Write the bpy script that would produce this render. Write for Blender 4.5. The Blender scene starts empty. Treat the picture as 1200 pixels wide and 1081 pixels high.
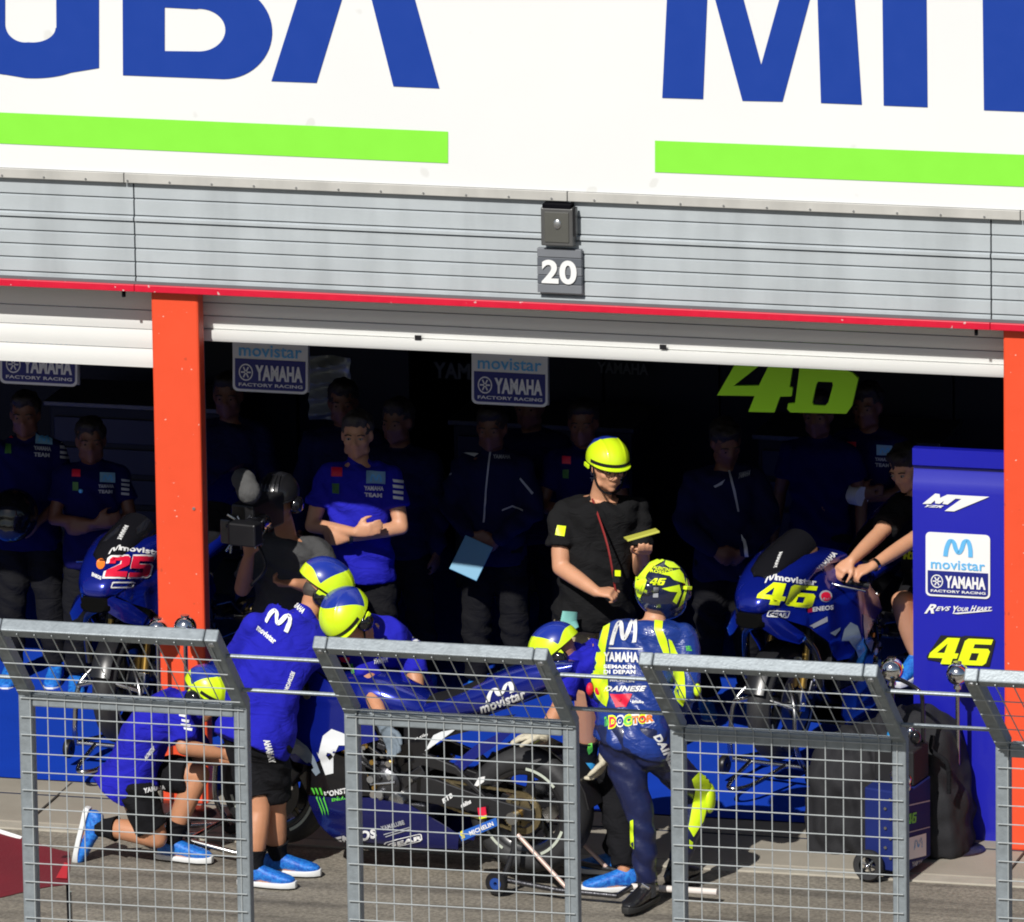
import bpy, bmesh, math, random
from mathutils import Vector, Matrix, noise
from mathutils.bvhtree import BVHTree
V = Vector
R = math.radians
random.seed(7)
S = bpy.context.scene
C = S.collection

# ------------------------------------------------------------------ camera, sky, sun, exposure
PSI, PITCH, ROLL, FPX, DIST = R(15), R(13.5), 0.014, 12650.0, 55.0
_F = V((-math.sin(PSI)*math.cos(PITCH), math.cos(PSI)*math.cos(PITCH), -math.sin(PITCH)))
_R0 = V((math.cos(PSI), math.sin(PSI), 0))
_U0 = _R0.cross(_F)
_R = math.cos(ROLL)*_R0 - math.sin(ROLL)*_U0
_U = math.cos(ROLL)*_U0 + math.sin(ROLL)*_R0
def pdir(px, py):
    return (_F + _R*((px-600)/FPX) - _U*((py-540.5)/FPX))
CAM = -pdir(188, 940)*DIST            # the foot of the left pillar is the world origin
def P(px, py, Y):                      # photo pixel + real depth (m behind the facade) -> world
    d = pdir(px, py); return CAM + d*((Y-CAM.y)/d.y)
def G(px, py, z=0.0):                  # photo pixel -> point on the level z
    d = pdir(px, py); return CAM + d*((z-CAM.z)/d.z)
def PX(px, py, X):
    d = pdir(px, py); return CAM + d*((X-CAM.x)/d.x)
def pix(p):
    q = V(p)-CAM; w = q.dot(_F); return (600+FPX*q.dot(_R)/w, 540.5-FPX*q.dot(_U)/w)

cd = bpy.data.cameras.new('camera'); cam = bpy.data.objects.new('camera', cd); C.objects.link(cam)
cam.matrix_world = Matrix.Translation(CAM) @ Matrix((_R, _U, -_F)).transposed().to_4x4()
cd.sensor_fit = 'HORIZONTAL'; cd.sensor_width = 36; cd.lens = FPX/1200*36; cd.clip_start = 1; cd.clip_end = 2000
S.camera = cam
SUN_AZ, SUN_EL = R(7.5), R(40)         # comes over the viewer's left shoulder
sdir = V((math.sin(SUN_AZ)*math.cos(SUN_EL), math.cos(SUN_AZ)*math.cos(SUN_EL), -math.sin(SUN_EL)))
w = bpy.data.worlds.new('World'); S.world = w; w.use_nodes = True
nt = w.node_tree; bgn = nt.nodes['Background']; sky = nt.nodes.new('ShaderNodeTexSky')
sky.sky_type = 'NISHITA'; sky.sun_disc = False; sky.sun_elevation = SUN_EL
sky.sun_rotation = math.atan2(-sdir.x, -sdir.y)
nt.links.new(sky.outputs[0], bgn.inputs[0]); bgn.inputs[1].default_value = 0.05
sl = bpy.data.lights.new('sun', 'SUN'); sl.energy = 4.5; sl.angle = R(0.5); sl.color = (1, .97, .915)
so = bpy.data.objects.new('sun', sl); C.objects.link(so); so.rotation_euler = sdir.to_track_quat('-Z', 'Y').to_euler()
so.location = (0, -10, 12)
S.view_settings.view_transform = 'Standard'; S.view_settings.look = 'None'
S.view_settings.exposure = 0.0; S.view_settings.gamma = 1; S.view_settings.use_curve_mapping = False
S.render.engine = 'CYCLES'; S.cycles.filter_width = 1.9

# ------------------------------------------------------------------ materials
MATS = {}
def mat(name, col, rough=.5, metal=0.0, var=.12, vs=8.0, bump=0.0, bs=60.0, coat=0.0, spec=.5, alpha=None, emis=None, flake=0):
    if name in MATS: return MATS[name]
    m = bpy.data.materials.new(name); m.use_nodes = True; t = m.node_tree; b = t.nodes['Principled BSDF']
    b.inputs['Base Color'].default_value = (*col, 1); b.inputs['Roughness'].default_value = rough
    b.inputs['Metallic'].default_value = metal; b.inputs['Specular IOR Level'].default_value = spec
    if coat: b.inputs['Coat Weight'].default_value = coat; b.inputs['Coat Roughness'].default_value = .06
    tc = t.nodes.new('ShaderNodeTexCoord')
    if var:
        n = t.nodes.new('ShaderNodeTexNoise'); n.inputs['Scale'].default_value = vs; n.inputs['Detail'].default_value = 6
        t.links.new(tc.outputs['Object'], n.inputs['Vector'])
        mx = t.nodes.new('ShaderNodeMixRGB'); mx.inputs[1].default_value = (*[c*(1-var) for c in col], 1)
        mx.inputs[2].default_value = (*[min(1, c*(1+var)) for c in col], 1)
        t.links.new(n.outputs['Fac'], mx.inputs[0]); t.links.new(mx.outputs[0], b.inputs['Base Color'])
        mr = t.nodes.new('ShaderNodeMapRange'); mr.inputs[3].default_value = max(0, rough-.06); mr.inputs[4].default_value = min(1, rough+.08)
        t.links.new(n.outputs['Fac'], mr.inputs[0]); t.links.new(mr.outputs[0], b.inputs['Roughness'])
    if bump:
        n2 = t.nodes.new('ShaderNodeTexNoise'); n2.inputs['Scale'].default_value = bs; n2.inputs['Detail'].default_value = 5
        t.links.new(tc.outputs['Object'], n2.inputs['Vector'])
        bp = t.nodes.new('ShaderNodeBump'); bp.inputs['Strength'].default_value = bump; bp.inputs['Distance'].default_value = .01
        t.links.new(n2.outputs['Fac'], bp.inputs['Height']); t.links.new(bp.outputs[0], b.inputs['Normal'])
    MATS[name] = m; return m

M = dict
white_sign = mat('banner_white', (.775, .785, .78), .45, var=.03, vs=1.2)
letter_blue = mat('banner_blue', (.004, .042, .31), .4, var=.04)
letter_green = mat('banner_green', (.24, .78, .05), .4, var=.04)
redflash = mat('red_flashing', (.62, .006, .035), .4, var=.12, vs=20)
galv = mat('galvanised', (.27, .305, .33), .45, metal=.35, var=.28, vs=30, bump=.12, bs=90)
galv_wire = mat('galvanised_wire', (.42, .45, .46), .5, metal=.2, var=.2, vs=40)
alu = mat('aluminium', (.55, .56, .57), .35, metal=.9)
white_shut = mat('shutter_white', (.76, .765, .745), .4, var=.05, vs=3)
orange = mat('pillar_orange', (.78, .075, .022), .5, var=.08, vs=5, bump=.06, bs=30)
chrome = mat('chrome', (.85, .85, .87), .10, metal=1, var=0)
black_pl = mat('black_plastic', (.012, .012, .014), .35, var=.2)
black_gl = mat('black_gloss', (.008, .008, .010), .12, var=0, coat=.5)
carbon = mat('carbon', (.014, .014, .016), .3, var=.3, vs=120, coat=.4)
black_fab = mat('black_fabric', (.009, .009, .011), .9, bump=.25, bs=220, spec=.15)
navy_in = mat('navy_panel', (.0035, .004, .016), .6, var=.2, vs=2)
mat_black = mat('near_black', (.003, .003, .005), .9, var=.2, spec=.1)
team_blue = mat('team_blue_fabric', (.016, .016, .40), .85, var=.10, vs=5, bump=.3, bs=240, spec=.15)
team_navy = mat('navy_fabric', (.006, .007, .040), .85, var=.14, bump=.25, bs=200, spec=.2)
white_pr = mat('white_print', (.80, .80, .80), .5, var=.03)
sky_pr = mat('light_blue_print', (.12, .45, .80), .5, var=.03)
dull_pr = mat('grey_print', (.40, .41, .45), .5, var=.03)
yel = mat('fluoro_yellow', (.68, .93, .015), .35, var=.04, coat=.3)
yel_n = mat('number_yellow', (.78, .92, .01), .4, var=.03)
hel_blue = mat('helmet_blue', (.012, .035, .36), .22, metal=.3, var=.05, coat=.8)
red_pr = mat('red_print', (.70, .008, .045), .5, var=.03)
orange_pr = mat('orange_print', (.85, .2, .02), .5, var=.03)
green_pr = mat('green_print', (.10, .55, .05), .5, var=.03)
black_pr = mat('black_print', (.01, .01, .012), .5, var=.03)
bike_blue = mat('bike_blue', (.006, .016, .27), .2, metal=.45, var=.05, vs=3, coat=1)
bike_dblue = mat('bike_navy', (.007, .010, .11), .25, metal=.3, var=.05, vs=3, coat=.8)
bike_white = mat('bike_white', (.78, .80, .82), .25, var=.02, coat=.6)
bike_grey = mat('bike_grey', (.22, .27, .33), .25, var=.03, coat=.6)
tyre = mat('tyre_rubber', (.022, .022, .024), .62, var=.25, vs=30, bump=.1, bs=80)
steel = mat('steel_tube', (.50, .50, .50), .25, metal=1, var=.15, vs=20)
dsteel = mat('dark_steel', (.10, .10, .11), .35, metal=.9, var=.3, vs=40, bump=.2, bs=70)
gold = mat('gold_metal', (.65, .40, .10), .3, metal=.9, var=.1)
chainm = mat('chain_brass', (.24, .19, .10), .4, metal=.8, var=.2, vs=80)
shoe_blue = mat('shoe_blue', (.012, .16, .62), .5, var=.35, vs=45, bump=.3, bs=90)
def twotone(m, c1, c2, sc, lo, hi):
    t = m.node_tree; b = t.nodes['Principled BSDF']; tc = t.nodes['Texture Coordinate']
    n = t.nodes.new('ShaderNodeTexNoise'); n.inputs['Scale'].default_value = sc; n.inputs['Detail'].default_value = 2; n.inputs['Distortion'].default_value = 1.5
    r = t.nodes.new('ShaderNodeValToRGB'); r.color_ramp.elements[0].position = lo; r.color_ramp.elements[1].position = hi
    r.color_ramp.elements[0].color = (*c1, 1); r.color_ramp.elements[1].color = (*c2, 1)
    t.links.new(tc.outputs['Object'], n.inputs['Vector']); t.links.new(n.outputs['Fac'], r.inputs[0]); t.links.new(r.outputs[0], b.inputs['Base Color'])
twotone(shoe_blue, (.008, .09, .46), (.02, .22, .70), 34, .35, .65)
sole_white = mat('sole_white', (.75, .76, .76), .5, var=.04)
khaki = mat('khaki_cotton', (.42, .34, .21), .9, var=.1, bump=.25, bs=200, spec=.1)
def skinm(n, c):
    m = mat(n, c, .5, var=.10, vs=14, bump=.06, bs=120)
    b = m.node_tree.nodes['Principled BSDF']; b.inputs['Subsurface Weight'].default_value = .08
    b.inputs['Subsurface Radius'].default_value = (.02, .008, .004); b.inputs['Subsurface Scale'].default_value = .4
    return m
skin = skinm('skin', (.60, .30, .175)); skin2 = skinm('skin_tan', (.52, .24, .13)); skin3 = skinm('skin_shaded', (.15, .06, .035))  # the third tone has the garage shade put into its colour
hair = mat('dark_hair', (.018, .012, .009), .6, bump=.5, bs=150)
hair2 = mat('grey_hair', (.06, .05, .042), .6, bump=.5, bs=150)
leather = mat('leather_blue', (.010, .036, .23), .36, var=.12, vs=10, bump=.2, bs=45, coat=.15)
leather_g = mat('leather_grey', (.055, .06, .07), .5, var=.12, vs=20, bump=.3, bs=60)
glove_grey = mat('glove_grey', (.16, .20, .24), .8, var=.1, bump=.3, bs=150)
glove_cream = mat('glove_cream', (.55, .50, .38), .8, var=.08, bump=.3, bs=120)
shirt_black = mat('shirt_black', (.011, .011, .012), .9, var=.2, bump=.3, bs=200, spec=.12)
grey_fab = mat('grey_fabric', (.07, .07, .072), .9, var=.15, bump=.3, bs=200, spec=.12)
def specks(m, col, sc=60, lo=.72, amt=.8):
    t = m.node_tree; b = t.nodes['Principled BSDF']; tc = t.nodes['Texture Coordinate']
    n = t.nodes.new('ShaderNodeTexNoise'); n.inputs['Scale'].default_value = sc; n.inputs['Detail'].default_value = 2
    r = t.nodes.new('ShaderNodeValToRGB'); r.color_ramp.elements[0].position = lo; r.color_ramp.elements[1].position = lo+.03
    r.color_ramp.elements[0].color = (0, 0, 0, 1); r.color_ramp.elements[1].color = (amt, amt, amt, 1)
    t.links.new(tc.outputs['Object'], n.inputs['Vector']); t.links.new(n.outputs['Fac'], r.inputs[0])
    mx = t.nodes.new('ShaderNodeMixRGB'); mx.inputs[2].default_value = (*col, 1); src = b.inputs['Base Color'].links[0].from_socket
    t.links.new(r.outputs[0], mx.inputs[0]); t.links.new(src, mx.inputs[1]); t.links.new(mx.outputs[0], b.inputs['Base Color'])
specks(orange, (.75, .5, .42), 42, .715); specks(orange, (.30, .04, .02), 11, .70, .5)
specks(white_sign, (.55, .54, .50), 5, .70, .35); specks(redflash, (.6, .5, .48), 30, .70)
def creases(m, sc=7.0, strength=.55, dist=.035):
    t = m.node_tree; b = t.nodes['Principled BSDF']; tc = t.nodes['Texture Coordinate']
    mp = t.nodes.new('ShaderNodeMapping'); mp.inputs['Rotation'].default_value = (.3, .5, .2); mp.inputs['Scale'].default_value = (1, 1, 2.1)
    n = t.nodes.new('ShaderNodeTexNoise'); n.inputs['Scale'].default_value = sc; n.inputs['Detail'].default_value = 3; n.inputs['Distortion'].default_value = 1.2
    t.links.new(tc.outputs['Object'], mp.inputs[0]); t.links.new(mp.outputs[0], n.inputs['Vector'])
    a = t.nodes.new('ShaderNodeMath'); a.operation = 'SUBTRACT'; a.inputs[1].default_value = .5; t.links.new(n.outputs['Fac'], a.inputs[0])
    c = t.nodes.new('ShaderNodeMath'); c.operation = 'ABSOLUTE'; t.links.new(a.outputs[0], c.inputs[0])
    bp = t.nodes.new('ShaderNodeBump'); bp.inputs['Strength'].default_value = strength; bp.inputs['Distance'].default_value = dist
    t.links.new(c.outputs[0], bp.inputs['Height'])
    l = b.inputs['Normal'].links
    if l: t.links.new(l[0].from_socket, bp.inputs['Normal'])
    t.links.new(bp.outputs[0], b.inputs['Normal'])
for m_c in (team_blue, team_navy, shirt_black, black_fab, khaki, grey_fab): creases(m_c)
creases(leather, 9, .4, .03)
maroon = mat('maroon_cloth', (.13, .004, .011), .7, var=.2, vs=6, bump=.2, bs=80)

# ------------------------------------------------------------------ mesh helpers
class MB:
    def __init__(s): s.v = []; s.f = []
    def add(s, v, f):
        o = len(s.v); s.v += [V(q) for q in v]; s.f += [tuple(i+o for i in g) for g in f]; return s
    def box(s, c, d, rot=None):
        c = V(c); h = V(d)/2
        pts = [V((x*h.x, y*h.y, z*h.z)) for x in (-1, 1) for y in (-1, 1) for z in (-1, 1)]
        if rot is not None: pts = [rot @ p for p in pts]
        return s.add([c+p for p in pts], [(0, 1, 3, 2), (4, 6, 7, 5), (0, 4, 5, 1), (2, 3, 7, 6), (0, 2, 6, 4), (1, 5, 7, 3)])
    def bb(s, a, b):
        a = V(a); b = V(b); return s.box((a+b)/2, (abs(b.x-a.x), abs(b.y-a.y), abs(b.z-a.z)))
    def loft(s, rings, cap=True, closed=False):
        n = len(rings[0]); vs = [p for r in rings for p in r]; fs = []
        m = len(rings)
        for i in range(m if closed else m-1):
            a = i*n; b = ((i+1) % m)*n
            for j in range(n):
                k = (j+1) % n; fs.append((a+j, a+k, b+k, b+j))
        if cap and not closed: fs.append(tuple(reversed(range(n)))); fs.append(tuple(range((m-1)*n, m*n)))
        return s.add(vs, fs)
    def tube(s, pts, r, n=8, closed=False, up=None):
        pts = [V(p) for p in pts]; rs = r if isinstance(r, (list, tuple)) else [r]*len(pts)
        rings = []; prev = None; m = len(pts)
        for i, p in enumerate(pts):
            a = pts[(i-1) % m] if (closed or i > 0) else p; b = pts[(i+1) % m] if (closed or i < m-1) else p
            t = (b-a).normalized()
            if prev is None:
                x = t.orthogonal().normalized() if up is None else V(up).cross(t).normalized()
            else:
                x = (prev-t*prev.dot(t)).normalized()
            prev = x; y = t.cross(x)
            rr = rs[i]; rw, rd = rr if isinstance(rr, (list, tuple)) else (rr, rr)
            rings.append([p + x*rw*math.cos(2*math.pi*j/n) + y*rd*math.sin(2*math.pi*j/n) for j in range(n)])
        return s.loft(rings, closed=closed)
    def cyl(s, a, b, r, r2=None, n=16): return s.tube([a, b], [r, r if r2 is None else r2], n)
    def lathe(s, prof, c, axis, n=32):           # prof: (radius, offset along axis)
        c = V(c); t = V(axis).normalized(); x = t.orthogonal().normalized(); y = t.cross(x)
        rings = [[c + t*h + x*rr*math.cos(2*math.pi*j/n) + y*rr*math.sin(2*math.pi*j/n) for j in range(n)] for rr, h in prof]
        return s.loft(rings, cap=prof[0] != prof[-1])
    def ell(s, c, rad, rot=None, n=16, m=10):
        c = V(c); rad = V((rad,)*3) if isinstance(rad, (int, float)) else V(rad); vs = []; fs = []
        for i in range(1, m):
            th = math.pi*i/m
            for j in range(n):
                ph = 2*math.pi*j/n; vs.append(V((rad.x*math.sin(th)*math.cos(ph), rad.y*math.sin(th)*math.sin(ph), rad.z*math.cos(th))))
        top = len(vs); vs.append(V((0, 0, rad.z))); bot = len(vs); vs.append(V((0, 0, -rad.z)))
        for i in range(m-2):
            for j in range(n): k = (j+1) % n; fs.append((i*n+j, (i+1)*n+j, (i+1)*n+k, i*n+k))
        for j in range(n):
            k = (j+1) % n; fs.append((top, j, k)); fs.append((bot, (m-2)*n+k, (m-2)*n+j))
        if rot is not None: vs = [rot @ p for p in vs]
        return s.add([c+p for p in vs], fs)
    def xf(s, mtx): s.v = [mtx @ p for p in s.v]; return s
    def build(s, name, m, parent=None, smooth=False, bevel=0, world=True):
        vs = s.v
        if parent is not None and world:
            mi = wm(parent).inverted(); vs = [mi @ p for p in vs]
        me = bpy.data.meshes.new(name); me.from_pydata(vs, [], s.f); me.update()
        return finish(me, name, m, parent, smooth, bevel)
def finish(me, name, m, parent, smooth, bevel=0):
    bm = bmesh.new(); bm.from_mesh(me)
    bmesh.ops.recalc_face_normals(bm, faces=bm.faces)
    if bevel: bmesh.ops.bevel(bm, geom=[e for e in bm.edges if len(e.link_faces) == 2 and e.calc_face_angle(0) > .6], offset=bevel, segments=2, affect='EDGES', profile=.5)
    bm.to_mesh(me); bm.free()
    for mm in (m if isinstance(m, (list, tuple)) else [m]): me.materials.append(mm)
    if smooth: smooth_by_angle(me, R(45) if smooth is True else smooth)
    o = bpy.data.objects.new(name, me); C.objects.link(o)
    if parent is not None: o.parent = parent
    return o
def smooth_by_angle(me, ang):
    bm = bmesh.new(); bm.from_mesh(me)
    for f in bm.faces: f.smooth = True
    for e in bm.edges: e.smooth = not (len(e.link_faces) == 2 and e.calc_face_angle(0) > ang)
    bm.to_mesh(me); bm.free()
def wm(o):
    m = o.matrix_basis.copy()
    while o.parent is not None: o = o.parent; m = o.matrix_basis @ m
    return m
def tag(o, label=None, cat=None, group=None, kind=None):
    if label: o['label'] = label
    if cat: o['category'] = cat
    if group: o['group'] = group
    if kind: o['kind'] = kind
    return o
def thing(name, label, cat, loc=(0, 0, 0), rz=0, group=None):
    o = bpy.data.objects.new(name, None); C.objects.link(o); o.location = loc; o.rotation_euler = (0, 0, rz)
    o.empty_display_size = .1
    return tag(o, label, cat, group)
def copy_tree(o, parent=None):
    c = o.copy(); C.objects.link(c); c.parent = parent
    for ch in [q for q in bpy.data.objects if q.parent == o]: copy_tree(ch, c)
    return c
def cat_rom(pts, k=6):
    pts = [V(p) for p in pts]; out = []
    for i in range(len(pts)-1):
        p0 = pts[max(i-1, 0)]; p1 = pts[i]; p2 = pts[i+1]; p3 = pts[min(i+2, len(pts)-1)]
        for j in range(k):
            t = j/k; out.append(.5*((2*p1)+(p2-p0)*t+(2*p0-5*p1+4*p2-p3)*t*t+(3*p1-p0-3*p2+p3)*t**3))
    out.append(pts[-1]); return out

# ------------------------------------------------------------------ flat print (lettering and marks) laid on surfaces
def curve2d(polys=None, text=None, bold=0.0, res=3):
    if text is not None:
        cu = bpy.data.curves.new('t', 'FONT'); cu.body = text; cu.offset = bold; cu.resolution_u = res; cu.space_character = 1.0+bold*1.6
    else:
        cu = bpy.data.curves.new('t', 'CURVE'); cu.dimensions = '2D'; cu.fill_mode = 'BOTH'
        for pl in polys:
            sp = cu.splines.new('POLY'); sp.points.add(len(pl)-1); sp.use_cyclic_u = True
            for i, p in enumerate(pl): sp.points[i].co = (p[0], p[1], 0, 1)
    ob = bpy.data.objects.new('t', cu); me = ob.to_mesh()
    vs = [(v.co.x, v.co.y) for v in me.vertices]; fs = [tuple(p.vertices) for p in me.polygons]
    ob.to_mesh_clear(); bpy.data.objects.remove(ob); bpy.data.curves.remove(cu)
    return vs, fs
def stroke(pts, th, k=6):
    c = cat_rom([(*p, 0) for p in pts], k); L = []; Rr = []
    n = len(c)
    for i, p in enumerate(c):
        t = (c[min(i+1, n-1)]-c[max(i-1, 0)]).normalized(); nn = V((-t.y, t.x, 0))
        w_ = (th if not callable(th) else th(i/(n-1)))/2
        L.append(p+nn*w_); Rr.append(p-nn*w_)
    vs = [(q.x, q.y) for q in L+Rr]; fs = [(i, i+1, n+i+1, n+i) for i in range(n-1)]
    return vs, fs
def join2d(*parts):
    vs = []; fs = []
    for v, f in parts:
        o = len(vs); vs += list(v); fs += [tuple(i+o for i in g) for g in f]
    return vs, fs
def place2d(sh, dx=0, dy=0, sx=1, sy=1, shear=0):
    v, f = sh; return [(x*sx+dx+shear*y, y*sy+dy) for x, y in v], f
def N4(): return curve2d(polys=[[(0, .22), (0, .40), (.42, 1), (.86, 1), (.86, .42), (1, .42), (1, .22), (.86, .22), (.86, 0), (.50, 0), (.50, .22)], [(.24, .42), (.50, .42), (.50, .78)]])
def N6(): return curve2d(polys=[[(.10, 0), (0, .10), (0, .90), (.10, 1), (.96, 1), (.96, .80), (.38, .80), (.38, .64), (.90, .64), (1, .54), (1, .10), (.90, 0)], [(.38, .18), (.64, .18), (.64, .46), (.38, .46)]])
def N2(): return curve2d(polys=[[(0, 0), (0, .30), (.60, .62), (.60, .78), (.34, .78), (.34, .64), (0, .64), (0, .88), (.12, 1), (.86, 1), (.97, .90), (.97, .58), (.46, .26), (.97, .26), (.97, 0)]])
def N5(): return curve2d(polys=[[(0, 0), (0, .22), (.60, .22), (.60, .42), (0, .42), (0, 1), (.97, 1), (.97, .78), (.34, .78), (.34, .62), (.86, .62), (.97, .52), (.97, .10), (.86, 0)]])
def num46(sh=.25): return join2d(place2d(N4(), 0, 0, .96, 1, sh), place2d(N6(), 1.02, 0, .96, 1, sh))
def num25(sh=.25): return join2d(place2d(N2(), 0, 0, .96, 1, sh), place2d(N5(), 1.02, 0, .96, 1, sh))
def mlogo(): return stroke([(.03, .0), (.08, .45), (.20, .86), (.34, .80), (.43, .42), (.53, .22), (.64, .42), (.74, .84), (.88, .90), (.97, .50), (.98, .02)], .17)
def ringlogo():
    n = 20; out = [(math.cos(2*math.pi*i/n), math.sin(2*math.pi*i/n)) for i in range(n)]
    r = curve2d(polys=[out, [(x*.84, y*.84) for x, y in out]])
    sp = []
    for k in range(6):
        a = math.pi*k/3; c_, s_ = math.cos(a), math.sin(a)
        q = [(.12, -.09), (.70, -.09), (.70, .09), (.12, .09)]
        sp.append(([(x*c_-y*s_, x*s_+y*c_) for x, y in q], [(0, 1, 2, 3)]))
    return join2d(r, *sp)
def TXT(s, bold=.02, res=3): return curve2d(text=s, bold=bold, res=res)
def RECT(): return ([(0, 0), (1, 0), (1, 1), (0, 1)], [(0, 1, 2, 3)])
def RRECT(r=.08, asp=1.0):
    pts = []
    for cx, cy, a0 in ((1-r, 1-r*asp, 0), (r, 1-r*asp, 90), (r, r*asp, 180), (1-r, r*asp, 270)):
        for k in range(5): a = R(a0+k*22.5); pts.append((cx+r*math.cos(a), cy+r*asp*math.sin(a)))
    return (pts, [tuple(range(len(pts)))])
def DISC(n=16): return ([(.5+.5*math.cos(2*math.pi*i/n), .5+.5*math.sin(2*math.pi*i/n)) for i in range(n)], [tuple(range(n))])

class Surf:                                # something print can be laid on: a mesh in the world
    def __init__(s, *obs):
        vs = []; fs = []
        for o in obs:
            m = wm(o); k = len(vs); vs += [m @ v.co for v in o.data.vertices]; fs += [tuple(i+k for i in p.vertices) for p in o.data.polygons]
        s.b = BVHTree.FromPolygons(vs, fs)
    def hit(s, px, py):
        d = pdir(px, py).normalized(); l, n, i, t = s.b.ray_cast(CAM, d)
        if l is None: return None
        if n.dot(d) > 0: n = -n
        return l, n
class Plane:
    def __init__(s, Y): s.Y = Y
    def hit(s, px, py): return P(px, py, s.Y), V((0, -1, 0))
def fit(sh, bl, br, tl, norm=True):
    """map the shape's bounding box onto the parallelogram bl, br, tl (photo pixels)"""
    vs, fs = sh
    if norm:
        x0 = min(v[0] for v in vs); x1 = max(v[0] for v in vs); y0 = min(v[1] for v in vs); y1 = max(v[1] for v in vs)
        vs = [((x-x0)/(x1-x0), (y-y0)/(y1-y0)) for x, y in vs]
    return [(bl[0]+(br[0]-bl[0])*x+(tl[0]-bl[0])*y, bl[1]+(br[1]-bl[1])*x+(tl[1]-bl[1])*y) for x, y in vs], fs
def printed(name, sh, surf, m, parent, off=.005, fine=None, label=None):
    vs, fs = sh
    bm = bmesh.new(); bv = [bm.verts.new((x, y, 0)) for x, y in vs]
    for f in fs:
        try: bm.faces.new([bv[i] for i in f])
        except ValueError: pass
    if fine is None: fine = 5 if isinstance(surf, Surf) else 0
    if fine:
        bmesh.ops.triangulate(bm, faces=bm.faces)
        for _ in range(6):
            ed = [e for e in bm.edges if e.calc_length() > fine]
            if not ed: break
            bmesh.ops.subdivide_edges(bm, edges=ed, cuts=1); bmesh.ops.triangulate(bm, faces=[f for f in bm.faces if len(f.verts) > 3])
    mi = wm(parent).inverted() if parent is not None else Matrix()
    dead = []; ds = []
    for v in bm.verts:
        h = surf.hit(v.co.x, v.co.y)
        if h is None: dead.append(v); continue
        l, n = h; ds.append((l-CAM).length); v.co = l + n*off
    if dead: bmesh.ops.delete(bm, geom=dead, context='VERTS')
    if isinstance(surf, Surf) and len(bm.faces):      # drop faces stretched over a silhouette edge
        bad = [f for f in bm.faces if max(e.calc_length() for e in f.edges) > .12]
        if bad: bmesh.ops.delete(bm, geom=bad, context='FACES')
    for v in bm.verts: v.co = mi @ v.co
    if not bm.faces: bm.free(); return None
    me = bpy.data.meshes.new(name); bm.to_mesh(me); bm.free(); me.materials.append(m)
    for p in me.polygons: p.use_smooth = isinstance(surf, Surf)
    o = bpy.data.objects.new(name, me); C.objects.link(o); o.parent = parent
    if label: o['label'] = label
    return o
def box_px(x0, y0, x1, y1, s=.045): return ((x0, y1), (x1, y1+(x1-x0)*s), (x0, y0))
# ------------------------------------------------------------------ SETTING
def struct(o): o['kind'] = 'structure'; return o
H_RED = P(188, 330, 0).z           # underside of the cladding
def zat(px, py, Y): return P(px, py, Y).z
def xat(px, py, Y): return P(px, py, Y).x
XL, XR = -7.0, 11.5
xP0, xP1 = xat(180, 500, 0), xat(235, 500, 0)         # left pillar
xQ0, xQ1 = xat(1176, 600, 0), xat(1176, 600, 0)+(xat(235, 500, 0)-xat(180, 500, 0))
zRed = zat(600, 352, 0); zRedB = zRed-.030
zCl = zat(600, 246, 0)                                # top of cladding
zB0 = zat(600, 233, -.055)                             # banner bottom

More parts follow.
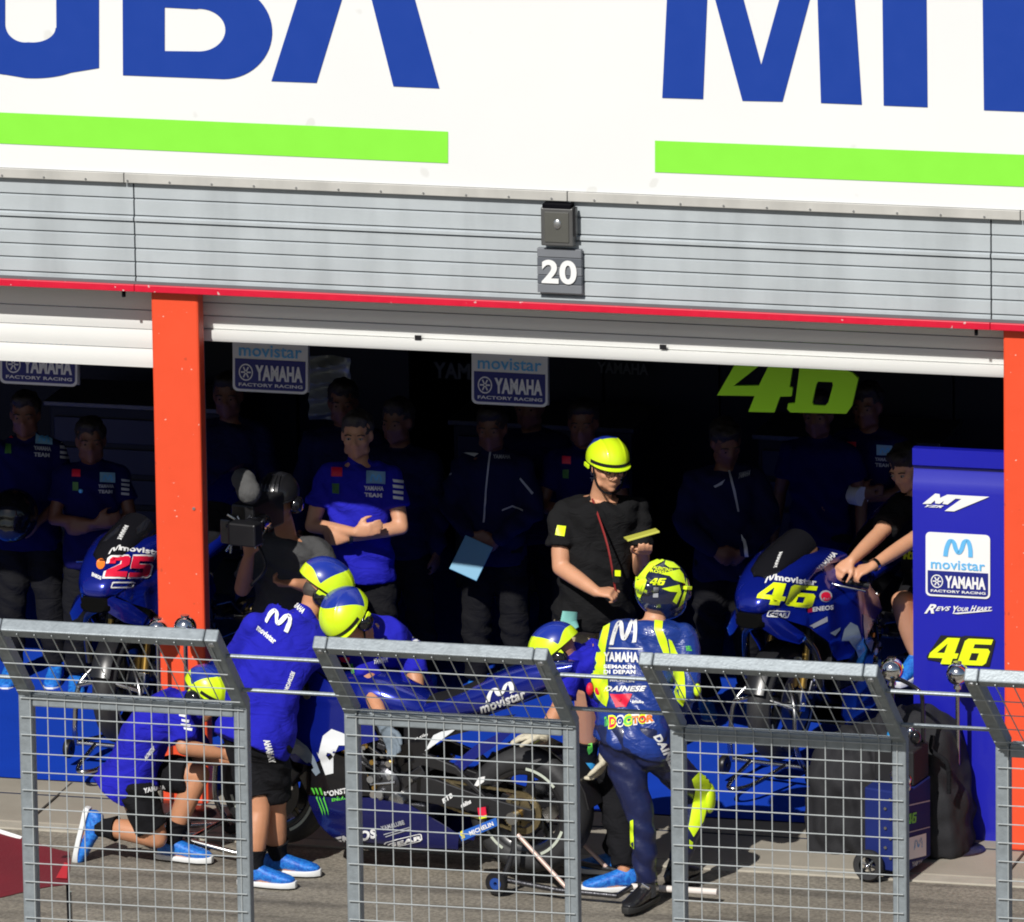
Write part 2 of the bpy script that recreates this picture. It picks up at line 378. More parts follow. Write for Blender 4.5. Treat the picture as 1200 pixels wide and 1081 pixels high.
# asphalt with worn patches
def asphalt_mat():
    m = mat('asphalt', (.19, .175, .145), .9, var=.0, bump=.0, spec=.2)
    t = m.node_tree; b = t.nodes['Principled BSDF']; tc = t.nodes['Texture Coordinate']
    n1 = t.nodes.new('ShaderNodeTexNoise'); n1.inputs['Scale'].default_value = .9; n1.inputs['Detail'].default_value = 8
    n2 = t.nodes.new('ShaderNodeTexNoise'); n2.inputs['Scale'].default_value = 55; n2.inputs['Detail'].default_value = 3
    vo = t.nodes.new('ShaderNodeTexVoronoi'); vo.inputs['Scale'].default_value = 110
    for n in (n1, n2, vo): t.links.new(tc.outputs['Object'], n.inputs['Vector'])
    r1 = t.nodes.new('ShaderNodeValToRGB'); r1.color_ramp.elements[0].position = .3; r1.color_ramp.elements[1].position = .72
    r1.color_ramp.elements[0].color = (.20, .18, .148, 1); r1.color_ramp.elements[1].color = (.30, .27, .222, 1)
    t.links.new(n1.outputs['Fac'], r1.inputs[0])
    mx = t.nodes.new('ShaderNodeMixRGB'); mx.blend_type = 'MULTIPLY'; mx.inputs[0].default_value = .75
    r2 = t.nodes.new('ShaderNodeValToRGB'); r2.color_ramp.elements[0].position = .3; r2.color_ramp.elements[1].position = .7
    r2.color_ramp.elements[0].color = (.5, .5, .5, 1); r2.color_ramp.elements[1].color = (1.25, 1.25, 1.25, 1)
    t.links.new(n2.outputs['Fac'], r2.inputs[0]); t.links.new(r1.outputs[0], mx.inputs[1]); t.links.new(r2.outputs[0], mx.inputs[2])
    mp = t.nodes.new('ShaderNodeMapping'); mp.inputs['Scale'].default_value = (.35, 3.2, 1); mp.inputs['Rotation'].default_value = (0, 0, .06)
    n3 = t.nodes.new('ShaderNodeTexNoise'); n3.inputs['Scale'].default_value = 1.6; n3.inputs['Detail'].default_value = 7
    t.links.new(tc.outputs['Object'], mp.inputs[0]); t.links.new(mp.outputs[0], n3.inputs['Vector'])
    r3 = t.nodes.new('ShaderNodeValToRGB'); r3.color_ramp.elements[0].position = .36; r3.color_ramp.elements[1].position = .5
    r3.color_ramp.elements[0].color = (.62, .62, .64, 1); r3.color_ramp.elements[1].color = (1, 1, 1, 1)
    t.links.new(n3.outputs['Fac'], r3.inputs[0])
    mx3 = t.nodes.new('ShaderNodeMixRGB'); mx3.blend_type = 'MULTIPLY'; mx3.inputs[0].default_value = 1
    t.links.new(mx.outputs[0], mx3.inputs[1]); t.links.new(r3.outputs[0], mx3.inputs[2]); t.links.new(mx3.outputs[0], b.inputs['Base Color'])
    bp = t.nodes.new('ShaderNodeBump'); bp.inputs['Strength'].default_value = .5; bp.inputs['Distance'].default_value = .004
    t.links.new(vo.outputs['Distance'], bp.inputs['Height']); t.links.new(bp.outputs[0], b.inputs['Normal'])
    return m
asph = asphalt_mat()
conc = mat('concrete', (.31, .28, .23), .85, var=.22, vs=3.5, bump=.2, bs=90)
conc_w = mat('concrete_worn', (.38, .35, .29), .85, var=.2, vs=9, bump=.2, bs=90)
seam = mat('tar_seam', (.05, .045, .04), .8, var=.3)
carpet = mat('blue_carpet', (.004, .045, .43), .92, var=.16, vs=3, bump=.3, bs=120, spec=.15)
m_ = MB(); m_.add([(-400, -400, -.012), (400, -400, -.012), (400, 400, -.012), (-400, 400, -.012)], [(0, 1, 2, 3)])
tag(m_.build('ground', asph), kind='structure')
struct(MB().bb((XL, -.50, -.2), (XR, .0, 0)).build('concrete_apron', conc, bevel=.006))
struct(MB().bb((XL, -.62, -.2), (XR, -.504, -.003)).build('drain_strip', conc_w, bevel=.006))
k_ = MB()
for x_ in (-3.1, -.55, 2.02, 4.5, 7.1): k_.bb((x_, -.495, -.1), (x_+.010, .24, .0085))
struct(k_.build('expansion_joint', seam))
struct(MB().bb((XL, .004, -.2), (XR, 6.6, .004)).build('garage_floor', mat('floor_paint', (.03, .035, .06), .5)))
y0c = -.10
for a, b in ((XL+.2, XR-.3),):
    c_ = MB(); nx, ny = 150, 40; vs = []; fs = []
    for j in range(ny+1):
        for i in range(nx+1):
            x = a+(b-a)*i/nx; y = .255+5.5*j/ny
            z = .012+.004*noise.noise(V((x*1.5, y*1.5, 2)))
            vs.append((x, y, z))
    for j in range(ny):
        for i in range(nx): q = j*(nx+1)+i; fs.append((q, q+1, q+nx+2, q+nx+1))
    o = c_.add(vs, fs).build('floor_carpet', carpet, smooth=True); struct(o)
struct(MB().bb((XL+.2, .005, .001), (XR-.3, .252, .0075)).build('concrete_sill', conc))

# garage shells: back wall of panels, side walls, ceiling
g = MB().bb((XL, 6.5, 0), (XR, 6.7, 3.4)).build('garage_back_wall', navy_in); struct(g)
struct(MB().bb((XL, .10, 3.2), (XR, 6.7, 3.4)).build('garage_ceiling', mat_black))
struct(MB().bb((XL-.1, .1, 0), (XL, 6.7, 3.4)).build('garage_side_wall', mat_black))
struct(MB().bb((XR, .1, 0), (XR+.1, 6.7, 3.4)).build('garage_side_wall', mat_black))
struct(MB().bb((xP0+.05, .30, 0), (xP1-.05, 1.0, 3.2)).build('garage_side_wall', mat_black)) if False else None
for a, b in ((xP0-4.0, xP0-.1), (xP1+.1, xQ0-.1)):
    wl = thing('display_wall', ('navy display wall at the back of the garage behind the man with folded arms' if a > 0 or True else ''), 'display wall', ((a+b)/2, 5.2, 0))
    wl['label'] = 'dark navy display wall at the back of the left garage' if a < -1 else 'dark navy display wall at the back of garage twenty'
    n = 6; wdt = (b-a)/n
    for i in range(n):
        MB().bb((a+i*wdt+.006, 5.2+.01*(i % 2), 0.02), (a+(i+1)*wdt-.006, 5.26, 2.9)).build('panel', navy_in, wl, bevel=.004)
    if a > -1:
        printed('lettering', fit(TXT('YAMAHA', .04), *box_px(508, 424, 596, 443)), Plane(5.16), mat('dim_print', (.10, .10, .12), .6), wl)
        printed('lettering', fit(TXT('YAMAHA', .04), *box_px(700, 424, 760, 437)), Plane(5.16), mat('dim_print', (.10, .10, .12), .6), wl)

# ------------------------------------------------------------------ pillars
def pillar(x0, x1, label):
    t = thing('pillar', label, 'pillar', ((x0+x1)/2, .1, 0), group='orange pillars between the garages')
    b = MB().bb((x0, 0, 0.0), (x1, .10, zRedB-.002)).build('post', orange, t, bevel=.012)
    for z in (.55, 1.55): MB().cyl(((x0+x1)/2+.08, -.006, z), ((x0+x1)/2+.08, .01, z), .008, n=8).build('bolt', alu, t)
    return t
pillar(xP0, xP1, 'orange-red square pillar behind the two chrome balls, left garage side')
pillar(xQ0, xQ1, 'orange-red square pillar at the right edge beside the blue number board')
# ------------------------------------------------------------------ cladding above the doors (ribbed grey panels)
clm = mat('cladding_grey', (.46, .50, .525), .5, metal=.1, var=.10, vs=5, bump=.05, bs=30)
clm.node_tree  # streaked by rain
def streak(m, amt=.16, sx=5, sz=.8):
    t = m.node_tree; b = t.nodes['Principled BSDF']; tc = t.nodes['Texture Coordinate']
    mp = t.nodes.new('ShaderNodeMapping'); mp.inputs['Scale'].default_value = (sx, 1, sz)
    n = t.nodes.new('ShaderNodeTexNoise'); n.inputs['Scale'].default_value = 1; n.inputs['Detail'].default_value = 6
    t.links.new(tc.outputs['Object'], mp.inputs[0]); t.links.new(mp.outputs[0], n.inputs['Vector'])
    r = t.nodes.new('ShaderNodeValToRGB'); r.color_ramp.elements[0].position = .28; r.color_ramp.elements[1].position = .55
    r.color_ramp.elements[0].color = (1-amt, 1-amt, 1-amt, 1); r.color_ramp.elements[1].color = (1, 1, 1, 1)
    t.links.new(n.outputs['Fac'], r.inputs[0])
    src = b.inputs['Base Color'].links[0].from_socket
    mx = t.nodes.new('ShaderNodeMixRGB'); mx.blend_type = 'MULTIPLY'; mx.inputs[0].default_value = 1
    t.links.new(src, mx.inputs[1]); t.links.new(r.outputs[0], mx.inputs[2]); t.links.new(mx.outputs[0], b.inputs['Base Color'])
streak(clm)
cl = thing('cladding', 'grey ribbed metal cladding band between the banner and the garage doors', 'cladding', (2, 0, zRed))
xs = [XL, xat(160, 280, 0)-4.42, xat(160, 280, 0), xat(1163, 320, 0), xat(1163, 320, 0)+4.42, XR]
ztop, zbot = zCl+.10, zRed+.012
rows = [0, .17, .30, .36, .50, .64, .79, .97]       # rib lines, as fractions of the height from the top (measured)
rows = [-.25, .04, .235, .30, .455, .61, .765, .93, 1.0]
hh = zCl-zbot
for i in range(len(xs)-1):
    for j in range(len(rows)-1):
        zt, zb = zCl-hh*rows[j], zCl-hh*rows[j+1]
        if zt-zb < .012: zt = zb+.012
        d = .0 if j != 2 else -.012
        m_ = MB()
        a, b = xs[i]+.004, xs[i+1]-.004
        pr = [(-.030+d, zb+.004), (-.030+d, zt-.010), (-.018+d, zt-.003), (.01, zt-.003), (.01, zb+.004)]
        m_.loft([[V((a, y, z)) for y, z in pr], [V((b, y, z)) for y, z in pr]])
        o = m_.build('slat', clm, cl)
MB().bb((XL, .02, zbot-.0), (XR, .26, zCl+.3)).build('backing', mat('backing_grey', (.07, .07, .08), .8), cl)
rs = thing('red_flashing', 'red painted metal flashing strip under the grey cladding', 'flashing', (2, 0, zRedB))
for i in range(len(xs)-1):
    MB().bb((xs[i]+.001, -.060, zRedB), (xs[i+1]-.001, .02, zRed+.006)).build('strip', redflash, rs, bevel=.003)
MB().bb((XL, -.045, zRed+.006), (XR, -.031, zRed+.020)).build('ledge', mat('ledge_grey', (.12, .12, .13), .6), rs)
# soffit
MB().bb((XL, .02, zRedB+.004), (XR, .60, zRedB+.03)).build('soffit', mat('soffit_grey', (.15, .15, .16), .8), rs)
for px_ in (147, 1145): MB().box((xat(px_, 370, .0), -.02, zRedB-.02), (.014, .02, .035)).build('drip_clip', mat_black, rs)

# ------------------------------------------------------------------ roller shutters (raised)
def shutter(x0, x1, zb, label, stop=True, nsl=9, hsl=.075):
    t = thing('roller_shutter', label, 'roller shutter', ((x0+x1)/2, .19, zb), group='raised white roller shutters')
    z = zb
    i = 0
    while z < zRedB+.1:
        h = .062 if i == 0 and stop else hsl
        d = .175 if i == 0 and stop else .19
        zt = z+h-.004
        if i == 0 and stop: pr = [(d, z), (d-.012, z+.02), (d-.012, zt), (d+.03, zt), (d+.03, z)]
        else: pr = [(d, z), (d-.006, z+h*.25), (d-.010, z+h*.6), (d-.004, zt), (d+.012, zt), (d+.012, z)]
        o = MB().loft([[V((x0, y, q)) for y, q in pr], [V((x1, y, q)) for y, q in pr]]).build('bottom_bar' if i == 0 and stop else 'slat', white_shut, t, smooth=R(35))
        if i == 0 and stop:
            for px_, py_ in ((490, 396), (777, 407)):
                if x0 < xat(px_, py_, d) < x1:
                    c_ = P(px_, py_, d-.014); MB().box(c_, (.034, .006, .024)).build('latch_slot', black_pl, o)
        z += h; i += 1
    # guide rails
    for x in (x0+.022, x1-.022): MB().bb((x-.018, .205, 0), (x+.018, .24, zRedB)).build('guide_rail', mat('rail_grey', (.2, .2, .21), .5, metal=.5), t)
    return t
zs1 = zat(700, 421, .17)
xm = (xP0+xP1)/2+.03; xn = (xQ0+xQ1)/2-.03
shutter(xm+.012, xn-.012, zs1, 'raised white shutter of the middle garage, thick bottom bar with two dark slots', hsl=.068)
zs0 = zat(100, 428, .18)
shutter(xm-4.3, xm-.012, zs0, 'white shutter of the left garage, hanging lower with wide plain slats', stop=False, hsl=.10)
shutter(xn+.012, xn+4.3, zs1, 'raised white shutter right of the right-hand pillar', hsl=.068)

# ------------------------------------------------------------------ banner
YB = -.055
bn = thing('banner', 'huge white banner with blue capitals and green stripes above the garages', 'banner', (2, YB, zB0))
z1 = zB0+2.6
MB().bb((XL, YB, zB0+.05), (XR, .02, z1)).build('board', white_sign, bn)
# bottom lip, in riveted lengths
lipm = mat('lip_grey', (.50, .49, .46), .5, var=.12, vs=6)
streak(lipm, .2, 5, 2)
x = XL
while x < XR:
    MB().bb((x+.002, YB-.012, zB0), (min(XR, x+2.3)-.002, YB-.001, zB0+.049)).build('lip', lipm, bn, bevel=.003); x += 2.3
k_ = MB(); x = XL+.1
while x < XR: k_.cyl((x, YB-.016, zB0+.012), (x, YB-.011, zB0+.012), .006, n=6); x += .22
tag(k_.build('rivet', alu, bn), kind='stuff')
MB().bb((XL, -.034, zB0-.004), (XR, .02, zB0+.046)).build('shade_strip', mat('shade_navy', (.02, .02, .06), .7), bn)  # dark strip painted for the shade line under the banner lip
pl = Plane(YB-.004)
def letter(polys, m=letter_blue, nm='letter'):
    return printed(nm, curve2d(polys=[[(x, y) for x, y in p] for p in polys]), pl, m, bn, off=0)
def arc(cx, cy, rx, ry, a0, a1, n=24): return [(cx+rx*math.cos(R(a0+(a1-a0)*i/n)), cy+ry*math.sin(R(a0+(a1-a0)*i/n))) for i in range(n+1)]
T_ = -128
letter([[(116, 80), (116, T_+2), (65, T_), (66, 33)] + arc(38, 33, 27, 17, 0, 100) + [(30, 50)] + arc(30, 28, 24, 22, 90, 180) + [(6, T_-3), (-46, T_-5), (-46, 40)] + arc(12, 38, 58, 50, 180, 95) + arc(40, 70, 60, 22, 100, 45)])
letter([[(143, T_+4), (250, T_+8)] + arc(250, T_+58, 60, 50, -90, 60) + arc(262, 38, 57, 55, -60, 90) + [(262, 93), (144, 88.5)],
        [(193, 9), (230, 11)] + arc(233, 35.5, 31, 25, -90, 90) + [(193, 60)],
        [(193, T_+48), (193, T_+92), (225, T_+94)] + list(reversed(arc(225, T_+71, 22, 22, -90, 90)))])
letter([[(318, 95.5), (371, 97.5), (400, 2), (417, -60), (436, 2), (461, 101.5), (515, 104), (483, -12), (448, T_+14), (390, T_+12), (352, -12)]])
letter([[(776, 115), (824, 116.5), (830, -30), (870, 118.5), (917, 119.5), (957, -30), (962, 121), (1010, 123), (996, T_+40), (938, T_+38), (892, 76), (846, T_+34), (786, T_+32)]])
letter([[(1035.5, 124), (1087, 126), (1085, T_+42), (1033, T_+40)]])
letter([[(1153, 129.5), (1206, 131.5), (1204, T_+90), (1260, T_+92), (1260, T_+48), (1100, T_+42), (1100, T_+86), (1151, T_+88)]])
letter([[(-300, 158-25), (-300, 121-25+0), (525, 154.5), (525, 191.5), (0, 169)]] if False else [[(-280, 120), (525, 154.5), (525, 191.5), (-280, 156)]], letter_green, 'green_stripe')
letter([[(767.5, 165), (1600, 197), (1600, 235), (767.5, 202)]], letter_green, 'green_stripe')

# number 20 plate and lamp housing
pb = thing('number_plate', 'grey ribbed plate with white number 20 above the garage door', 'number plate', P(656, 346, -.06))
a = P(630, 343, -.075); b = P(681, 293, -.075)
for i in range(5):
    z0 = a.z+(b.z-a.z)*i/5
    MB().bb((a.x, -.075, z0+.0015), (b.x, -.032-.012, z0+(b.z-a.z)/5-.0015)).build('slat', mat('plate_grey', (.10, .11, .13), .5) if i % 2 else mat('plate_grey2', (.17, .18, .2), .5), pb, bevel=.002)
printed('numeral', fit(TXT('20', .035, 6), *box_px(635, 304, 676, 332)), Plane(-.080), white_pr, pb)
lb = thing('wall_lamp', 'small grey box lamp with round lens above the number 20 plate', 'lamp', P(652, 288, -.06))
a = P(634, 288, -.11); b = P(671, 245, -.11)
lm = MB().bb((a.x, -.11, a.z), (b.x, -.045, b.z)).build('housing', mat('lamp_grey', (.14, .14, .14), .45, metal=.6), lb, bevel=.006)
MB().bb((a.x+.02, -.116, a.z+.02), (b.x-.02, -.108, b.z-.02)).build('glass', mat('lamp_glass', (.10, .10, .09), .1, coat=1), lb, bevel=.003)
MB().ell(P(653, 263, -.118), (.02, .008, .026)).build('bulb', alu, lb, smooth=True)
MB().bb((b.x+.001, -.10, a.z+.05), (b.x+.012, -.06, b.z)).build('hinge', black_pl, lb)
MB().bb((a.x+.01, -.115, b.z), (b.x-.01, -.04, b.z+.018)).build('bracket', mat_black, lb)

# ------------------------------------------------------------------ pit wall and debris fence
YF = -8.0
hz = G(5, 5)
zH = zat(405, 831, YF)
zW = zat(600, 1120, YF)-.25
struct(MB().bb((-20, YF-.28, -.2), (24, YF+.12, zW)).build('pit_wall', conc, bevel=.02))
fm = galv
def fence_panel(pxl, pyl, label, tipdx, tipdy):
    h = P(pxl, pyl, YF); tip = PX(pxl+tipdx, pyl+tipdy, h.x)
    Wd = 1.035*(xat(677, 843, YF)-xat(405, 831, YF))/1.035
    t = thing('fence_panel', label, 'fence', (h.x+Wd/2, YF, zW), group='galvanised fence panels on the pit wall')
    r = .030
    A = V((h.x, YF, zW)); zt = h.z
    sl = V((0, tip.y-YF, tip.z-zt)); L = sl.length; sd = sl.normalized(); nrm = V((0, sd.z, -sd.y))
    q = r*.98
    for sx in (0, 1):
        x0 = h.x+(Wd-2*r)*sx
        MB().bb((x0, YF-r, zW), (x0+2*r, YF+r, zt)).build('post', fm, t, bevel=.006)
        c = V((x0+r, YF, zt-.0)) 
        rot = Matrix((V((1, 0, 0)), nrm, sd)).transposed()
        MB().box(c+sd*(L/2-.01), (2*q, 2*q, L+.02), rot).build('slanted_post', fm, t, bevel=.006)
        MB().bb((x0-.004, YF-r-.006, zW), (x0+2*r+.004, YF+r+.006, zW+.012)).build('base_plate', fm, t)
        MB().bb((x0+.002, YF-r-.004, zt-.10), (x0+2*r-.002, YF-r-.0005, zt+.0)).build('gusset', fm, t) if False else None
    rot = Matrix((V((1, 0, 0)), nrm, sd)).transposed()
    MB().box(V((h.x+Wd/2, YF, zt))+sd*(L-r), (Wd-4*r-.004, 2*q, 2*r), rot).build('top_rail', fm, t, bevel=.006)
    MB().box(V((h.x+Wd/2, YF, zt-r)), (Wd-4*r-.004, 2*q, 2*r)).build('middle_rail', fm, t, bevel=.006)
    for sx in (0, 1):
        x0 = h.x+r+(Wd-2*r)*sx
        MB().cyl(V((x0, YF, zt))+sd*(L-r)-nrm*.030, V((x0, YF, zt))+sd*(L-r)-nrm*.036, .014, n=10).build('cap_bolt', alu, t)
    # welded mesh: verticals then horizontals, a little uneven
    wr = .0027; n = 14; yy = YF-r-.004
    pitch = .0775
    x = h.x+.055; vi = 0
    while x < h.x+Wd-.03:
        j = random.uniform(-.0015, .0015)
        MB().tube([(x+j, yy, zW+.02), (x, yy, zt-.003), V((x, YF, zt))+sd*(L-.02)-nrm*(r+.004)], wr, 6).build('wire', galv_wire, t)
        x += pitch; vi += 1
    z = zt-.022-.0
    while z > zW+.02:
        MB().tube([(h.x+.012, yy-.006, z+random.uniform(-.002, .002)), (h.x+Wd-.012, yy-.006, z+random.uniform(-.002, .002))], wr, 6).build('wire', galv_wire, t); z -= .0815
    for s in [L*q for q in (.13, .33, .54, .75)]:
        c0 = V((h.x+.012, YF, zt))+sd*s-nrm*(r+.010)
        MB().tube([c0, c0+V((Wd-.024, 0, 0))], wr, 6).build('wire', galv_wire, t)
    return h, sd, L, Wd, t
hs = []
pan = [(23.5, 809.5, 'fence panel leftmost, in front of the kneeling mechanic'),
       (405, 831, 'fence panel second from left, in front of the motorcycle rear wheel'),
       (787, 850, 'fence panel third from left, in front of the black trolley'),
       (1168, 869, 'fence panel cut off at the right edge of the picture')]
for k, (a, b, lab) in enumerate(pan):
    hs.append(fence_panel(a, b, 'galvanised steel mesh '+lab, -38.5, -79))
# panels beyond the frame keep the fence going
dxp = hs[1][0].x-hs[0][0].x
# round bars closing the gaps
for i in range(-1, 4):
    h, sd, L, Wd, t = hs[max(i, 0)]
    x0 = h.x+Wd if i >= 0 else hs[0][0].x-(hs[1][0].x-hs[0][0].x-Wd)
    x1 = hs[i+1][0].x if i < 3 else x0+.45
    for s, nm in ((.70, 'upper'), (.20, 'lower')):
        c0 = V((x0-.004, YF, h.z))+sd*L*s
        o = MB().tube([c0, c0+V((x1-x0+.008, 0, 0))], .0095, 8).build('gap_bar', galv, smooth=True)
        where = {-1: 'at the left edge of the picture', 0: 'over the standing mechanic', 1: 'across the back of the rider', 2: 'in front of the blue number board', 3: 'beyond the last panel'}[i]
        tag(o, '%s steel bar bridging the fence gap %s' % (nm, where), 'bar', 'bars bridging the fence gaps')
# ------------------------------------------------------------------ MOTORCYCLE (local: x forward, y left, z up)
from mathutils.geometry import delaunay_2d_cdt
def lerp_tab(tab, x):
    if x <= tab[0][0]: return tab[0][1]
    for (a, va), (b, vb) in zip(tab, tab[1:]):
        if x <= b: t = (x-a)/(b-a); t = t*t*(3-2*t); return va+(vb-va)*t
    return tab[-1][1]
def halfw(x, z):
    w_ = lerp_tab([(-.35, .16), (.0, .235), (.3, .26), (.55, .225), (.75, .178), (.9, .135), (1.0, .09), (1.04, .07)], x)
    f = lerp_tab([(.05, .45), (.14, .72), (.3, .88), (.5, .97), (.66, 1.0), (.85, .97), (.95, .86), (1.02, .70), (1.08, .5)], z)
    crease = .012*math.exp(-((z-.60-.12*(x-.4))/.035)**2) + .010*math.exp(-((z-.86)/.03)**2)
    return w_*f+crease
def side_panel(poly, yf, side, step=.035, th=.008):
    # triangulated sheet with thickness, following the bulge of the fairing
    n = len(poly); pts = []
    dense = []
    for i in range(n):
        a = V((*poly[i], 0)); b = V((*poly[(i+1) % n], 0)); k = max(1, int((b-a).length/step))
        for j in range(k): dense.append(a+(b-a)*j/k)
    m = len(dense)
    vs = [V((p.x, p.y)) for p in dense]; ed = [(i, (i+1) % m) for i in range(m)]
    x0 = min(p.x for p in vs); x1 = max(p.x for p in vs); z0 = min(p.y for p in vs); z1 = max(p.y for p in vs)
    x = x0+step*.5
    while x < x1:
        z = z0+step*.5
        while z < z1:
            if all((V((x, z))-q).length > step*.5 for q in vs[:m]): vs.append(V((x, z)))
            z += step
        x += step
    ov, oe, of, *_ = delaunay_2d_cdt(vs, ed, [tuple(range(m))], 1, 1e-5)
    k = len(ov); out = []
    for t in (0, th):
        for p in ov: out.append(V((p.x, side*(yf(p.x, p.y)-t), p.y)))
    fs = [tuple(f) for f in of]+[tuple(reversed([i+k for i in f])) for f in of]
    cnt = {}
    for f in of:
        for i in range(len(f)):
            e = (f[i], f[(i+1) % len(f)]); cnt[e] = 1
    for (a, b) in cnt:
        if (b, a) not in cnt: fs.append((b, a, a+k, b+k))
    return MB().add(out, fs)
def ring(x, w_, zb, zt, n=20, p=2.6, cy=0):
    out = []; zc = (zb+zt)/2; h = (zt-zb)/2
    for j in range(n):
        a = 2*math.pi*j/n; c, s_ = math.cos(a), math.sin(a)
        out.append(V((x, cy+w_*math.copysign(abs(c)**(2/p), c), zc+h*math.copysign(abs(s_)**(2/p), s_))))
    return out
SP_A = [(1.0, .86), (.98, .95), (.86, 1.0), (.66, 1.03), (.46, 1.02), (.30, .93), (.06, .74), (.02, .66), (.25, .58), (.40, .49), (.50, .50), (.60, .62), (.72, .72), (.88, .79)]
SP_B = [(.395, .485), (.25, .572), (.10, .52), (.08, .36), (.43, .335), (.47, .42)]
SP_C = [(.43, .328), (.08, .352), (-.12, .33), (-.36, .18), (-.34, .10), (.28, .085), (.38, .18)]
def wheel_part(root, name, cx, cz, Rr, wdt, rim):
    ax = V((0, 1, 0)); c = V((cx, 0, cz)); hw = wdt/2
    prof = [(rim, -hw*.80), (rim+.02, -hw*.96), ((rim+Rr)/2, -hw*1.0), (Rr-.045, -hw*.97), (Rr-.02, -hw*.75), (Rr-.005, -hw*.40), (Rr, 0),
            (Rr-.005, hw*.40), (Rr-.02, hw*.75), (Rr-.045, hw*.97), ((rim+Rr)/2, hw*1.0), (rim+.02, hw*.96), (rim, hw*.80), (rim-.004, 0), (rim, -hw*.80)]
    t = MB().lathe(prof, c, ax, 48).build(name, tyre, root, smooth=R(60)); t['label'] = None or ''; del t['label']
    r_ = MB().lathe([(rim-.002, -hw*.84), (rim+.006, -hw*.84), (rim+.006, -hw*.7), (rim-.012, -hw*.3), (rim-.012, hw*.3), (rim+.006, hw*.7), (rim+.006, hw*.84), (rim-.002, hw*.84), (rim-.022, hw*.72), (rim-.022, -hw*.72), (rim-.002, -hw*.84)], c, ax, 40)
    r_.build('rim', carbon, t, smooth=True)
    hb = MB().cyl(c-ax*hw*.6, c+ax*hw*.6, .035, n=20); hb.build('hub', dsteel, t, smooth=True)
    for k in range(5):
        a = 2*math.pi*k/5+.3; d = V((math.cos(a), 0, math.sin(a))); p_ = V((-d.z, 0, d.x))
        MB().loft([[c+d*.03+p_*s_*.022+ax*y for s_, y in ((-1, -.02), (1, -.02), (1, .02), (-1, .02))], [c+d*(rim-.018)+p_*s_*.012+ax*y for s_, y in ((-1, -.014), (1, -.014), (1, .014), (-1, .014))]]).build('spoke', carbon, t, bevel=.003)
    # pale bands on the rim edge
    for a0, a1 in ((95, 140), (-60, -15), (200, 245)):
        for sd_ in (1, -1):
            q = []; n = 9
            for i in range(n):
                a = R(a0+(a1-a0)*i/(n-1)); q.append((math.cos(a), math.sin(a)))
            yo = sd_*(hw*.985+.004)
            vs = [V((cx+x*(rim+.012), yo, cz+z*(rim+.012))) for x, z in q]+[V((cx+x*(rim+.026), yo, cz+z*(rim+.026))) for x, z in q]
            MB().add(vs, [(i, i+1, n+i+1, n+i) for i in range(n-1)]).build('band', mat('pale_band', (.50, .54, .46), .6), t)
    return t, c
